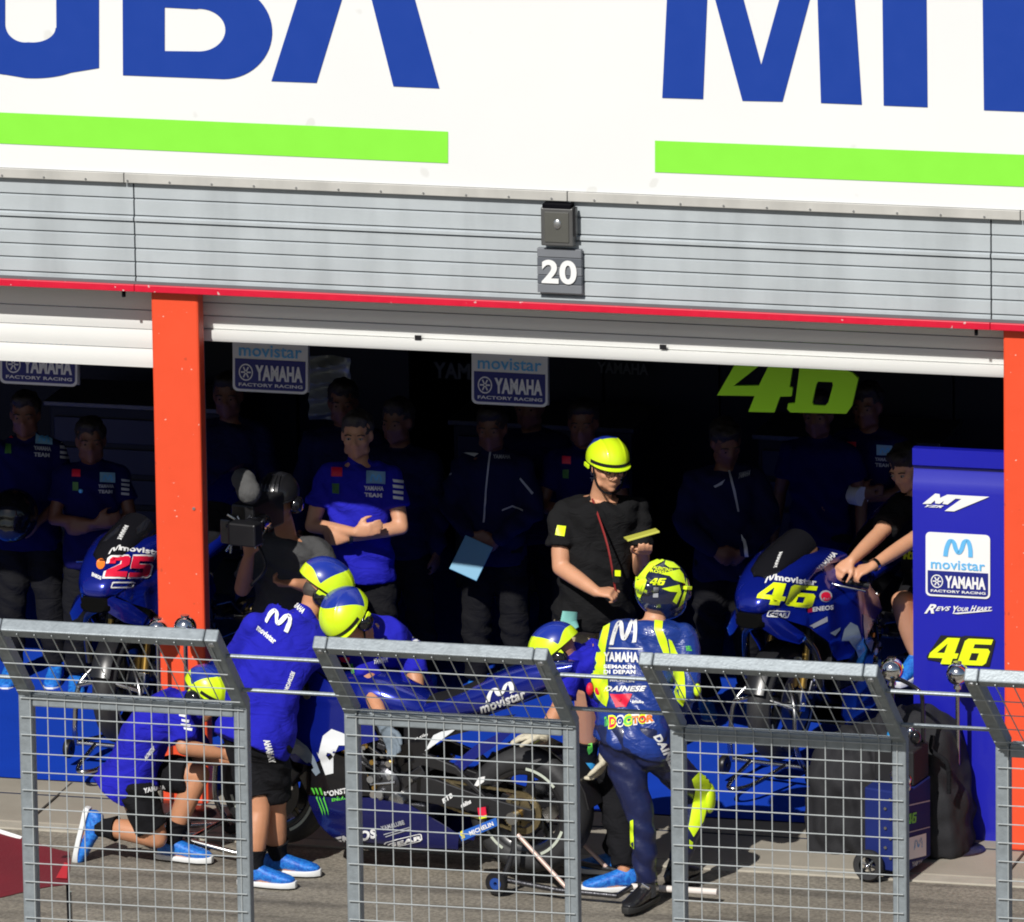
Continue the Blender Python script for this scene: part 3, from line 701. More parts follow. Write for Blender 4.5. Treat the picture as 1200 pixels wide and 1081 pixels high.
def make_bike():
    root = thing('motorcycle', 'racing motorcycle', 'motorcycle')
    fw, fc = wheel_part(root, 'front_wheel', .70, .305, .305, .125, .212)
    rw, rc = wheel_part(root, 'rear_wheel', -.70, .33, .325, .205, .205)
    for s_ in (1, -1):
        d = MB().lathe([(.09, -.003), (.165, -.003), (.165, .003), (.09, .003), (.09, -.003)], fc+V((0, s_*.085, 0)), (0, 1, 0), 36)
        d.build('brake_disc', carbon, fw)
    MB().lathe([(.04, -.003), (.11, -.003), (.11, .003), (.04, .003), (.04, -.003)], rc+V((0, -.115, 0)), (0, 1, 0), 28).build('brake_disc', steel, rw)
    # sprocket with teeth, chain of links
    m_ = MB(); n = 44; pr = []
    for i in range(n*2):
        a = math.pi*i/n; r_ = .104 if i % 2 else .096; pr.append((r_*math.cos(a), r_*math.sin(a)))
    k_n = len(pr); inn = [(.078*math.cos(math.pi*i/n), .078*math.sin(math.pi*i/n)) for i in range(n*2)]
    m_.loft([[rc+V((x, .120, z)) for x, z in pr], [rc+V((x, .120, z)) for x, z in inn], [rc+V((x, .112, z)) for x, z in inn], [rc+V((x, .112, z)) for x, z in pr], [rc+V((x, .120, z)) for x, z in pr]], cap=False)
    m_.lathe([(.002, .113), (.074, .113), (.074, .118), (.002, .118)], rc, (0, 1, 0), 5)
    for k in range(5):
        a = 2*math.pi*k/5; m_.cyl(rc+V((.055*math.cos(a), .121, .055*math.sin(a))), rc+V((.055*math.cos(a), .13, .055*math.sin(a))), .012, n=8)
    m_.build('sprocket', chainm, root)
    fs_ = V((.0, .116, .43)); pts = []
    for i in range(13): a = R(95+(275-95)*i/12); pts.append(rc+V((.102*math.cos(a), .116, .102*math.sin(a)))-V((0, 0, 0)))
    pts = [V((p.x, .116, p.z)) for p in pts]
    low = [V((fs_.x+.038*math.cos(R(a)), .116, fs_.z+.038*math.sin(R(a)))) for a in (-85, -45, 0, 45, 85)]
    loop = pts+low
    # resample into links
    seg = []; per = []
    for a, b in zip(loop, loop[1:]+loop[:1]):
        k = max(1, int((b-a).length/.016))
        for j in range(k): per.append(a+(b-a)*j/k)
    m_ = MB()
    for i, (a, b) in enumerate(zip(per, per[1:]+per[:1])):
        o_ = .004 if i % 2 else .0065
        for q in (-1, 1):
            t_ = (b-a); L_ = t_.length; t_.normalize(); u_ = V((0, 1, 0)).cross(t_)
            m_.box((a+b)/2+V((0, q*o_, 0)), (L_*1.15, .0022, .012), Matrix((t_, V((0, 1, 0)), u_)).transposed())
    tag(m_.build('chain', chainm, root), kind='stuff')
    # swingarm
    for s_ in (1, -1):
        y = s_*.135
        m_ = MB().loft([[V((x, y+a*.018, z+b*h)) for a, b in ((-1, -1), (1, -1), (1, 1), (-1, 1))] for x, z, h in ((-.02, .42, .07), (-.25, .40, .065), (-.50, .36, .045), (-.77, .33, .032))])
        m_.loft([[V((x, y+a*.016, z+b*h)) for a, b in ((-1, -1), (1, -1), (1, 1), (-1, 1))] for x, z, h in ((-.02, .47, .02), (-.18, .56, .035), (-.36, .52, .022), (-.52, .39, .012))])
        m_.build('swingarm', carbon, root, bevel=.006)
        MB().cyl((-.70, s_*.15, .33), (-.70, s_*.172, .33), .026, n=14).build('axle_nut', gold if s_ > 0 else steel, root, smooth=True)
        MB().cyl((-.70, s_*.172, .33), (-.70, s_*.19, .33), .012, n=10).build('axle_tip', steel, root)
    # rear hugger
    m_ = MB(); rr = []
    for i in range(8):
        a = R(75+i*14); rr.append([V((-.70+(q)*math.cos(a), yy, .33+(q)*math.sin(a))) for q, yy in ((.345, -.08), (.345, .08), (.352, .08), (.352, -.08))])
    m_.loft(rr).build('mudguard', carbon, root, smooth=True)
    # frame spars, engine block and its clutter
    for s_ in (1, -1):
        MB().loft([[V((x, s_*(yy+a*.018), z+b*h)) for a, b in ((-1, -1), (1, -1), (1, 1), (-1, 1))] for x, yy, z, h in ((.46, .06, .90, .06), (.30, .13, .80, .07), (.05, .145, .66, .06), (-.08, .13, .48, .09), (-.06, .12, .34, .05))]).build('frame_spar', carbon, root, bevel=.008)
    m_ = MB()
    m_.box((.12, 0, .40), (.42, .30, .26)); m_.box((.22, 0, .60), (.24, .32, .20), Matrix.Rotation(R(25), 3, 'Y')); m_.box((.0, 0, .27), (.36, .24, .12))
    m_.build('engine_block', dsteel, root, bevel=.02)
    for s_ in (1, -1):
        for x, z, r_, mt in ((.02, .42, .085, dsteel), (.20, .36, .065, black_pl), (.16, .52, .045, dsteel), (-.05, .34, .05, steel)):
            MB().lathe([(r_, 0), (r_, .03), (r_*.8, .045), (r_*.3, .05), (.002, .05)], (x, s_*.15, z), (0, s_, 0), 20).build('engine_cover', mt, root, smooth=True)
    rnd = random.Random(3)
    for k in range(64):
        x = rnd.uniform(-.04, .40); z = rnd.uniform(.36, .74); y = .175+rnd.uniform(0, .035)
        kk = rnd.random()
        if kk < .55: MB().cyl((x, y, z), (x, y+.018, z), rnd.uniform(.008, .021), n=10).build('bolt', rnd.choice([chrome, steel, gold, alu]), root, smooth=True)
        elif kk < .8: MB().box((x, y, z), (rnd.uniform(.02, .05), .03, rnd.uniform(.015, .04)), Matrix.Rotation(rnd.uniform(-1, 1), 3, 'Y')).build('bracket', rnd.choice([dsteel, black_pl, steel]), root, bevel=.003)
        else: MB().ell((x, y, z), (.02, .014, .02), n=10, m=7).build('plug', rnd.choice([chrome, gold, steel]), root, smooth=True)
    for k in range(7):
        p0 = V((rnd.uniform(.1, .4), .15, rnd.uniform(.6, .78))); p3 = V((rnd.uniform(-.1, .25), .155, rnd.uniform(.38, .6)))
        md = (p0+p3)/2+V((rnd.uniform(-.1, .1), .05, rnd.uniform(-.04, .08)))
        MB().tube(cat_rom([p0, md, p3], 6), rnd.uniform(.005, .010), 7).build('hose', rnd.choice([black_pl, black_pl, steel]), root, smooth=True)
    for y in (-.09, -.03, .03, .09):
        MB().tube(cat_rom([(.36, y, .55), (.44, y, .46), (.38, y*.9, .30), (.22, y*.7, .20), (.0, y*.5, .18)], 5), .021, 10).build('exhaust_pipe', dsteel, root, smooth=True)
    m_ = MB(); m_.box((.43, 0, .58), (.03, .34, .34), Matrix.Rotation(R(-12), 3, 'Y')); m_.build('radiator', black_pl, root, bevel=.006)
    # shock, rear exhaust, footrests, pedal
    MB().tube(cat_rom([(-.06, -.16, .30), (-.25, -.19, .38), (-.42, -.20, .50)], 5), [.03]*10+[.042], 14).build('silencer', dsteel, root, smooth=True)
    MB().tube([(-.45, 0, .80), (-.70, 0, .92), (-.86, 0, .99)], [.03, .042, .045], 14).build('tail_exhaust', dsteel, root, smooth=True)
    for s_ in (1, -1):
        MB().cyl((-.16, s_*.15, .47), (-.16, s_*.25, .475), .011, n=10).build('footpeg', steel, root)
        MB().box((-.13, s_*.16, .47), (.14, .012, .05), Matrix.Rotation(R(35), 3, 'Y')).build('heel_guard', carbon, root, bevel=.004)
    MB().tube([(-.05, .20, .44), (.08, .21, .42)], .007, 8).build('gear_lever', steel, root)
    # tank, seat, tail
    tk = [ring(x, w_, zb, zt, 22, 2.5) for x, w_, zb, zt in ((.36, .06, .84, .90), (.32, .13, .76, .93), (.20, .165, .72, .95), (.05, .165, .70, .935), (-.08, .13, .70, .885), (-.18, .09, .71, .83), (-.21, .05, .74, .80))]
    MB().loft(tk).build('fuel_tank', bike_blue, root, smooth=R(60))
    tl = [ring(x, w_, zb, zt, 20, 2.8) for x, w_, zb, zt in ((-.14, .11, .74, .82), (-.30, .14, .76, .89), (-.45, .15, .79, .97), (-.60, .14, .83, 1.04), (-.75, .115, .91, 1.085), (-.88, .08, .99, 1.10), (-.95, .05, 1.05, 1.10))]
    MB().loft(tl).build('tail_unit', bike_blue, root, smooth=R(60))
    st = [ring(x, w_, zb, zt, 16, 2.6) for x, w_, zb, zt in ((-.17, .08, .80, .855), (-.28, .12, .83, .885), (-.42, .13, .88, .955), (-.50, .11, .93, 1.0))]
    MB().loft(st).build('seat', black_fab, root, smooth=True)
    MB().loft([[V((x, s_*w_, z)) for s_, z in ((-1, zb), (1, zb), (1, zt), (-1, zt))] for x, w_, zb, zt in ((-.05, .10, .60, .76), (-.25, .11, .68, .77), (-.45, .11, .76, .81))]).build('subframe', carbon, root, bevel=.01)
    # fairings
    for s_ in (1, -1):
        side_panel(SP_A, halfw, s_).build('side_fairing', bike_blue, root, smooth=R(50))
        side_panel(SP_B, lambda x, z: halfw(x, z)-.006, s_).build('lower_cowl', black_gl, root, smooth=R(50))
        side_panel(SP_C, halfw, s_).build('belly_pan', bike_dblue, root, smooth=R(50))
    bl_ = [[V((x, s_*halfw(x, .10)*.98, zz)) for s_, zz in ((-1, .088), (1, .088), (1, .094), (-1, .094))] for x in (-.32, 0, .27)]
    MB().loft(bl_).build('belly_floor', black_pl, root)
    ns = [ring(x, w_, zb, zt, 28, 2.7) for x, w_, zb, zt in ((1.055, .045, .865, .895), (1.035, .075, .845, .93), (.99, .110, .825, .97), (.90, .142, .825, 1.025), (.78, .165, .88, 1.06), (.64, .18, .95, 1.08), (.50, .195, .98, 1.07), (.36, .215, .97, 1.05))]
    MB().loft(ns).build('nose_cowl', bike_blue, root, smooth=R(50))
    # windscreen: dark transparent-looking bubble
    ws = [[V((x, w_*math.cos(a), z0+h*math.sin(a))) for a in [math.pi*j/14 for j in range(15)]] for x, w_, z0, h in ((.93, .03, 1.01, .012), (.88, .075, 1.03, .03), (.76, .100, 1.05, .06), (.60, .115, 1.055, .095), (.50, .115, 1.055, .115))]
    m_ = MB()
    k = 15
    vs = [p for r_ in ws for p in r_]+[p-V((.0, 0, .004)) for r_ in ws for p in r_]
    nn = len(ws)*k; fs = []
    for i in range(len(ws)-1):
        for j in range(k-1):
            a = i*k+j; fs.append((a, a+1, a+k+1, a+k)); fs.append((a+nn, a+k+nn, a+k+1+nn, a+1+nn))
    m_.add(vs, fs).build('windscreen', mat('smoked_screen', (.01, .01, .013), .06, var=0, coat=1), root, smooth=True)
    m_ = MB().loft([ring(x, w_, zb, zt, 16, 3.2) for x, w_, zb, zt in ((1.052, .062, .775, .845), (1.03, .085, .765, .852), (.9, .10, .75, .85))])
    m_.build('air_intake', mat('intake_black', (.002, .002, .002), .9, spec=.1), root, smooth=True)
    for s_ in (1, -1):
        MB().loft([[V((x, s_*y, z)) for x, y, z in q] for q in (
            [(1.03, .070, .77), (1.05, .075, .85), (1.02, .09, .86), (.98, .09, .77)], [(.97, .13, .71), (1.0, .125, .80), (.94, .155, .81), (.88, .16, .72)], [(.88, .20, .67), (.91, .20, .72), (.86, .215, .73), (.80, .21, .68)])]).build('aero_wing', bike_blue, root, smooth=R(50), bevel=.004)
    MB().tube(cat_rom([(.66, -.205, .40), (.70, -.20, .58), (.78, -.14, .70), (.82, 0, .735), (.78, .14, .70), (.70, .20, .58), (.66, .205, .40)], 6), .020, 12).build('front_hoop', mat('hoop_black', (.03, .03, .03), .18, metal=.6, coat=1), root, smooth=True)
    # front end
    for s_ in (1, -1):
        y = s_*.105
        MB().tube([(.50, y, .98), (.60, y, .62)], .026, 16).build('fork_tube', black_pl, root, smooth=True)
        MB().tube([(.595, y, .63), (.665, y, .38)], .020, 16).build('fork_leg', gold, root, smooth=True)
        MB().box((.69, y, .32), (.06, .045, .11), Matrix.Rotation(R(-15), 3, 'Y')).build('axle_clamp', steel, root, bevel=.008)
        c_ = MB().box((.575, y-s_*.004, .375), (.06, .05, .14), Matrix.Rotation(R(-35), 3, 'Y')); c_.build('brake_caliper', dsteel, root, bevel=.01)
        for q in (-.04, 0, .04): MB().cyl((.575+q*.5, y+s_*.022, .375+q), (.575+q*.5, y+s_*.034, .375+q), .012, n=10).build('piston_cap', chrome, root, smooth=True)
        MB().tube(cat_rom([(.58, y, .45), (.60, y+s_*.03, .6), (.55, y, .78)], 5), .005, 6).build('brake_hose', black_pl, root)
        MB().tube([(.50, s_*.09, .93), (.36, s_*.33, .875)], .012, 10).build('handlebar', steel, root, smooth=True)
        MB().tube([(.435, s_*.20, .905), (.36, s_*.335, .875)], .018, 12).build('grip', black_pl, root, smooth=True)
        MB().tube(cat_rom([(.48, s_*.17, .915), (.52, s_*.22, .905), (.45, s_*.36, .87)], 4), .006, 8).build('lever', steel, root, smooth=True)
    MB().cyl((.70, -.14, .305), (.70, .14, .305), .012, n=12).build('front_axle', steel, root)
    m_ = MB(); rr = []
    for i in range(10):
        a = R(20+i*13); rr.append([V((.70+q*math.cos(a), yy, .305+q*math.sin(a))) for q, yy in ((.318, -.055), (.330, -.03), (.333, 0), (.330, .03), (.318, .055), (.316, .055), (.326, 0), (.316, -.055))])
    m_.loft(rr).build('front_mudguard', carbon, root, smooth=True)
    MB().box((.40, 0, 1.0), (.03, .13, .07), Matrix.Rotation(R(-50), 3, 'Y')).build('dashboard', black_pl, root, bevel=.005)
    MB().tube([(.5, -.10, .97), (.5, .10, .97)], .02, 8).build('top_yoke', dsteel, root)
    return root
def find(root, *names): return [q for q in bpy.data.objects if q.parent == root and q.name.split('.')[0] in names]
bike = make_bike()
# --- the main motorcycle on its rear stand, nose to the left
def bike_at(root, axle_px, zax, ylocal_dir, Yguess=None):
    pass
ANG = math.atan2(.173, -.985)
g_ = G(606, 956, .385)                 # rear axle, left side
fwd = V((math.cos(ANG), math.sin(ANG), 0)); lf = V((-fwd.y, fwd.x, 0))
o_ = g_ - lf*.17 + fwd*.70
bike.location = (o_.x, o_.y, .055); bike.rotation_euler = (0, 0, ANG)
bike_b = copy_tree(bike); bike_c = copy_tree(bike)
print('bike rear tyre foot', pix(g_-V((0, 0, .385))), 'Y', g_.y)
print('front axle px', pix(bike.matrix_basis @ V((.7, 0, .305))), pix(bike.matrix_basis @ V((.7, .1, 0))), 'tail', pix(bike.matrix_basis @ V((-.92, 0, 1.08))))
tag(bike, 'blue racing motorcycle on a paddock stand, mechanics working on it, tail to the right', 'motorcycle', 'blue racing motorcycles')
for b_, px_, py_, hd, lab in ((bike_b, 916, 919, -104, 'blue racing motorcycle with yellow number 46, facing out of the garage under a seated man'),
                              (bike_c, 147, 898, -97, 'blue racing motorcycle with red number 25, in the left garage behind the pillar')):
    p_ = G(px_, py_); a = R(hd)
    b_.location = (p_.x-.7*math.cos(a), p_.y-.7*math.sin(a), .13); b_.rotation_euler = (0, 0, a)
    tag(b_, lab, 'motorcycle', 'blue racing motorcycles')
    print('bike', px_, 'Y', p_.y)
bpy.context.view_layer.update()
def Z(x0, y0, k, pts): return [(x0+a*k, y0+b*k) for a, b in pts]
def poly(pts): return curve2d(polys=[pts])
# print on the main bike
sb = Surf(*find(bike, 'side_fairing', 'lower_cowl', 'belly_pan', 'tail_unit', 'fuel_tank', 'seat'))
z6 = lambda p: Z(330, 840, .2035, p)
printed('stripe', poly(z6([(215, 215), (240, 110), (290, 70), (357, 95), (395, 120), (380, 165), (330, 165), (300, 230), (300, 325), (255, 335), (205, 200)])), sb, bike_white, bike)
printed('stripe', poly(z6([(15, 150), (45, 110), (90, 125), (150, 170), (190, 230), (225, 320), (200, 340), (150, 270), (80, 210), (25, 215)])), sb, bike_grey, bike)
for dx_ in (0, 14, 30):
    printed('claw_mark', poly(z6([(172+dx_*1.5, 408), (184+dx_*1.5, 410), (238+dx_*1.1, 540), (240+dx_*1.1, 568), (212+dx_*1.2, 490)])), sb, green_pr, bike, fine=4)
printed('lettering', fit(TXT('MONSTER', .04), *[(z6([q])[0]) for q in ((250, 462), (420, 432), (246, 430))]), sb, white_pr, bike)
printed('lettering', fit(TXT('ENERGY', .04), *[(z6([q])[0]) for q in ((292, 488), (400, 470), (290, 470))]), sb, green_pr, bike)
printed('lettering', fit(TXT('ENEOS', .05), *[(z6([q])[0]) for q in ((315, 748), (550, 695), (310, 692))]), sb, white_pr, bike)
printed('patch', poly(z6([(262, 710), (308, 700), (312, 750), (272, 755)])), sb, red_pr, bike)
printed('lettering', fit(TXT('YAMALUBE', .05), *[(z6([q])[0]) for q in ((580, 655), (712, 618), (570, 630))]), sb, dull_pr, bike)
for q0, q1 in (((590, 675), (738, 632)), ((600, 688), (742, 642))):
    a = z6([q0])[0]; b = z6([q1])[0]; printed('rule', poly([a, b, (b[0], b[1]+1.2), (a[0], a[1]+1.2)]), sb, dull_pr, bike)
printed('frame_mark', fit(join2d(curve2d(polys=[RRECT(.08, 3)[0], [(x*.94+.03, y*.8+.1) for x, y in RRECT(.08, 3)[0]]]), place2d(TXT('GEAR', .05), .06, .2, .35, .7)), *[(z6([q])[0]) for q in ((595, 765), (815, 712), (590, 722))]), sb, white_pr, bike)
z3 = lambda p: Z(380, 740, .296, p)
printed('lettering', fit(TXT('movistar', .03), *[z3([q])[0] for q in ((622, 325), (800, 262), (615, 290))]), sb, white_pr, bike)
printed('logo', fit(mlogo(), *[z3([q])[0] for q in ((640, 283), (752, 240), (640, 235))]), sb, white_pr, bike)
# strake plates standing off under the seat
def plate(name, pts_px, root, m, off, th=.006):
    """thin plate on the left flank of the bike: pixels -> the vertical plane at local y = off"""
    M_ = wm(root); n = (M_.to_3x3() @ V((0, 1, 0))).normalized(); p0 = M_ @ V((0, off, 0)); vs = []
    for px_, py_ in pts_px:
        d = pdir(px_, py_); t = (p0-CAM).dot(n)/d.dot(n); vs.append(CAM+d*t)
    k = len(vs); vs += [p-n*th for p in vs]
    return MB().add(vs, [tuple(range(k)), tuple(reversed(range(k, 2*k)))]+[(i, (i+1) % k, k+(i+1) % k, k+i) for i in range(k)]).build(name, m, root)
plate('strake', z3([(398, 475), (432, 412), (462, 398), (520, 388), (505, 400), (470, 425), (410, 468)]), bike, bike_white, .165)
plate('tank_side', z3([(300, 455), (400, 402), (520, 358), (620, 345), (760, 330), (700, 362), (600, 388), (500, 415), (440, 440), (410, 480), (395, 520), (310, 500)]), bike, black_gl, .150)
plate('heat_shield', z3([(510, 555), (516, 520), (600, 450), (700, 400), (760, 385), (700, 440), (600, 505), (540, 560)]), bike, bike_blue, .13)
printed('script', fit(place2d(TXT('Semakin', .02), shear=.2), *[z3([q])[0] for q in ((306, 446), (412, 412), (304, 434))]), Surf(*find(bike, 'tank_side')), white_pr, bike)
sp_ = plate('swingarm_fin', z3([(530, 798), (680, 738), (686, 770), (545, 832)]), bike, mat('fin_blue', (.02, .12, .5), .4), .16)
ss = Surf(sp_)
printed('stripe', poly(z3([(530, 798), (550, 790), (562, 825), (545, 832)])), ss, mat('fin_yellow', (.75, .65, .03), .4), bike)
printed('lettering', fit(TXT('MICHELIN', .04), *[z3([q])[0] for q in ((580, 808), (674, 768), (573, 792))]), ss, white_pr, bike)
sw = Surf(*find(bike, 'swingarm', 'engine_cover'))
printed('lettering', fit(TXT('BTB', .05), *[z3([q])[0] for q in ((474, 682), (512, 655), (468, 664))]), sw, white_pr, bike)
printed('lettering', fit(TXT('ohlins', .05), *[z3([q])[0] for q in ((545, 700), (584, 680), (540, 682))]), sw, white_pr, bike)
plate('red_tag', z3([(606, 700), (638, 696), (642, 728), (612, 735)]), bike, red_pr, .175)
plate('yellow_tag', z3([(612, 735), (642, 728), (643, 738), (614, 744)]), bike, yel_n, .175)
plate('tape_mark', z3([(594, 610), (610, 580), (636, 575), (632, 596), (606, 614)]), bike, white_pr, .17)
# print on the two garage bikes
z2 = lambda p: Z(860, 620, .222, p)
s46 = Surf(*find(bike_b, 'side_fairing', 'nose_cowl', 'lower_cowl', 'aero_wing', 'belly_pan', 'windscreen'))
def q4(zf, a, b, c): return zf([a])[0], zf([b])[0], zf([c])[0]
n46 = join2d(place2d(N4(), 0, 0, .96, 1, .25), place2d(N6(), 1.02, 0, .96, 1, .25))
printed('number_46', fit(n46, *q4(z2, (120, 393), (437, 420), (122, 278))), s46, yel_n, bike_b, off=.006, fine=5)
printed('lettering', fit(TXT('movistar', .035), *q4(z2, (220, 275), (432, 300), (222, 243))), s46, white_pr, bike_b, fine=4)
printed('logo', fit(mlogo(), *q4(z2, (162, 290), (222, 272), (172, 252))), s46, white_pr, bike_b, fine=4)
printed('lettering', fit(TXT('ENEOS', .05), *q4(z2, (412, 437), (522, 425), (412, 412))), s46, white_pr, bike_b, fine=4)
printed('patch', poly(z2([(385, 420), (410, 416), (412, 438), (387, 442)])), s46, red_pr, bike_b)
printed('badge', fit(DISC(), *q4(z2, (448, 385), (515, 385), (448, 325))), s46, dull_pr, bike_b)
printed('badge', fit(DISC(), *q4(z2, (456, 378), (508, 378), (456, 334))), s46, red_pr, bike_b, off=.006)
printed('frame_mark', fit(curve2d(polys=[RRECT(.08, 2)[0], [(x*.9+.05, y*.7+.15) for x, y in RRECT(.08, 2)[0]]]), *q4(z2, (168, 465), (282, 470), (182, 428))), s46, white_pr, bike_b, fine=4)
printed('lettering', fit(TXT('GEAR', .04), *q4(z2, (185, 460), (275, 463), (192, 440))), s46, white_pr, bike_b, fine=4)
printed('lettering', fit(TXT('YAMAHA', .05), *q4(z2, (455, 222), (545, 135), (432, 208))), s46, white_pr, bike_b, fine=4)
printed('lettering', fit(TXT('YAMAHA', .05), *q4(z2, (205, 215), (240, 128), (225, 205))), s46, white_pr, bike_b, fine=4)
printed('rule', poly(z2([(395, 512), (490, 462), (492, 488), (405, 530)])), s46, dull_pr, bike_b)
printed('stripe', poly(z2([(565, 590), (580, 530), (612, 492), (650, 512), (690, 640), (655, 682), (640, 640), (605, 590)])), s46, bike_grey, bike_b)
printed('stripe', poly(z2([(680, 450), (740, 480), (748, 540), (720, 650), (690, 600), (680, 500)])), s46, bike_grey, bike_b)
printed('stripe', poly(z2([(505, 550), (560, 520), (555, 535), (530, 565)])), s46, bike_grey, bike_b)
z6b = lambda p: Z(80, 600, .2405, p)
s25 = Surf(*find(bike_c, 'side_fairing', 'nose_cowl', 'lower_cowl', 'aero_wing', 'windscreen'))
printed('number_25', fit(num25(), *q4(z6b, (165, 328), (425, 322), (165, 215))), s25, white_pr, bike_c, off=.005, fine=5)
printed('number_25', fit(num25(), *q4(z6b, (178, 320), (413, 315), (178, 223))), s25, red_pr, bike_c, off=.009, fine=5)
printed('lettering', fit(TXT('movistar', .035), *q4(z6b, (250, 190), (470, 215), (252, 165))), s25, white_pr, bike_c, fine=4)
printed('logo', fit(mlogo(), *q4(z6b, (195, 210), (250, 188), (205, 182))), s25, white_pr, bike_c, fine=4)
printed('frame_mark', fit(curve2d(polys=[RRECT(.08, 2)[0], [(x*.9+.05, y*.6+.2) for x, y in RRECT(.08, 2)[0]]]), *q4(z6b, (202, 372), (312, 370), (215, 342))), s25, white_pr, bike_c, fine=4)
printed('badge', fit(DISC(), *q4(z6b, (138, 285), (180, 280), (138, 232))), s25, orange_pr, bike_c)
printed('lettering', fit(TXT('ENEOS', .05), *q4(z6b, (115, 315), (160, 335), (118, 297))), s25, white_pr, bike_c, fine=4)
printed('lettering', fit(TXT('YAMAHA', .05), *q4(z6b, (235, 140), (275, 68), (258, 140))), s25, white_pr, bike_c, fine=4)

# ------------------------------------------------------------------ paddock stands
def paddock_rear(root_px, label):
    c = G(588, 1035); t = thing('paddock_stand', label, 'stand', (g_.x, g_.y, 0))
    M_ = Matrix.Translation(V((g_.x, g_.y, 0))-lf*.17) @ Matrix.Rotation(ANG, 4, 'Z')   # local x forward from the rear axle
    L = lambda x, y, z: M_ @ V((x, y, z))
    for s_ in (1, -1):
        MB().tube([L(.05, s_*.24, .06), L(.0, s_*.215, .22), L(.0, s_*.20, .385)], .015, 10).build('upright', dsteel, t, smooth=True)
        MB().cyl(L(0, s_*.19, .385), L(0, s_*.235, .385), .032, n=16).build('bobbin', steel, t, smooth=True)
        MB().tube([L(.06, s_*.235, .07), L(-.25, s_*.23, .045), L(-.55, s_*.20, .04)], .014, 10).build('side_rail', dsteel, t, smooth=True)
        w_ = MB().lathe([(.012, -.014), (.052, -.016), (.058, -.008), (.058, .008), (.052, .016), (.012, .014), (.012, -.014)], L(.07, s_*.27, .058), lf, 20).build('wheel', black_pl, t, smooth=True)
        MB().lathe([(.010, -.017), (.030, -.017), (.030, .017), (.010, .017), (.010, -.017)], L(.07, s_*.27, .058), lf, 16).build('wheel_disc', mat('stand_blue', (.03, .10, .45), .3, metal=.5), w_, smooth=True)
        o = MB().tube([L(-.02, s_*.21, .30), L(-.30, s_*.225, .05)], .011, 10).build('brace', mat('brace_pale', (.75, .55, .48), .3, metal=.3), t, smooth=True)
    MB().tube([L(-.55, -.20, .04), L(-.55, .20, .04)], .014, 10).build('cross_bar', dsteel, t, smooth=True)
    MB().tube([L(-.55, .02, .04), L(-1.0, .0, .055)], .017, 12).build('handle', mat('handle_white', (.72, .66, .62), .35, var=.05), t, smooth=True)
    return t
paddock_rear(None, 'steel rear paddock stand with pale braces under the motorcycle being worked on')
def paddock_front(c, ang, label, s=1.0, group=None):
    t = thing('front_stand', label, 'stand', (c.x, c.y, 0), ang, group)
    for s_ in (1, -1):
        MB().tube(cat_rom([(.0, s_*.10, .50), (.08, s_*.17, .40), (.10, s_*.19, .20), (.05, s_*.21, .08)], 5), .014, 10).build('upright', steel, t, smooth=True, world=False)
        MB().tube([(.04, s_*.21, .08), (-.20, s_*.21, .045), (-.28, s_*.18, .04)], .014, 10).build('side_rail', steel, t, smooth=True, world=False)
        w_ = MB().lathe([(.012, -.014), (.045, -.016), (.05, -.008), (.05, .008), (.045, .016), (.012, .014), (.012, -.014)], (.05, s_*.25, .05), (0, 1, 0), 18).build('wheel', black_pl, t, smooth=True, world=False)
    MB().tube([(.05, -.21, .085), (.05, .21, .085)], .013, 10).build('cross_bar', steel, t, smooth=True, world=False)
    MB().tube([(.08, -.17, .40), (.15, 0, .46), (.08, .17, .40)], .013, 10).build('cradle', steel, t, smooth=True, world=False)
    MB().tube(cat_rom([(.05, -.10, .085), (.35, -.06, .05), (.45, 0, .05), (.35, .06, .05), (.05, .10, .085)], 4), .012, 10).build('handle', steel, t, smooth=True, world=False)
    return t
mf = bike.matrix_basis @ V((1.04, 0, 0)); f1 = paddock_front(mf, ANG, 'shiny steel front stand held by the kneeling mechanic', group='steel front stands')
for b_, lab in ((bike_b, 'steel front stand on the carpet under the motorcycle with yellow digits'), (bike_c, 'steel front stand in the left garage behind the orange pillar')):
    c2 = copy_tree(f1); mf = b_.matrix_basis @ V((.80, 0, 0)); c2.location = (mf.x, mf.y, 0.06); c2.rotation_euler = (0, 0, b_.rotation_euler.z); c2['label'] = lab
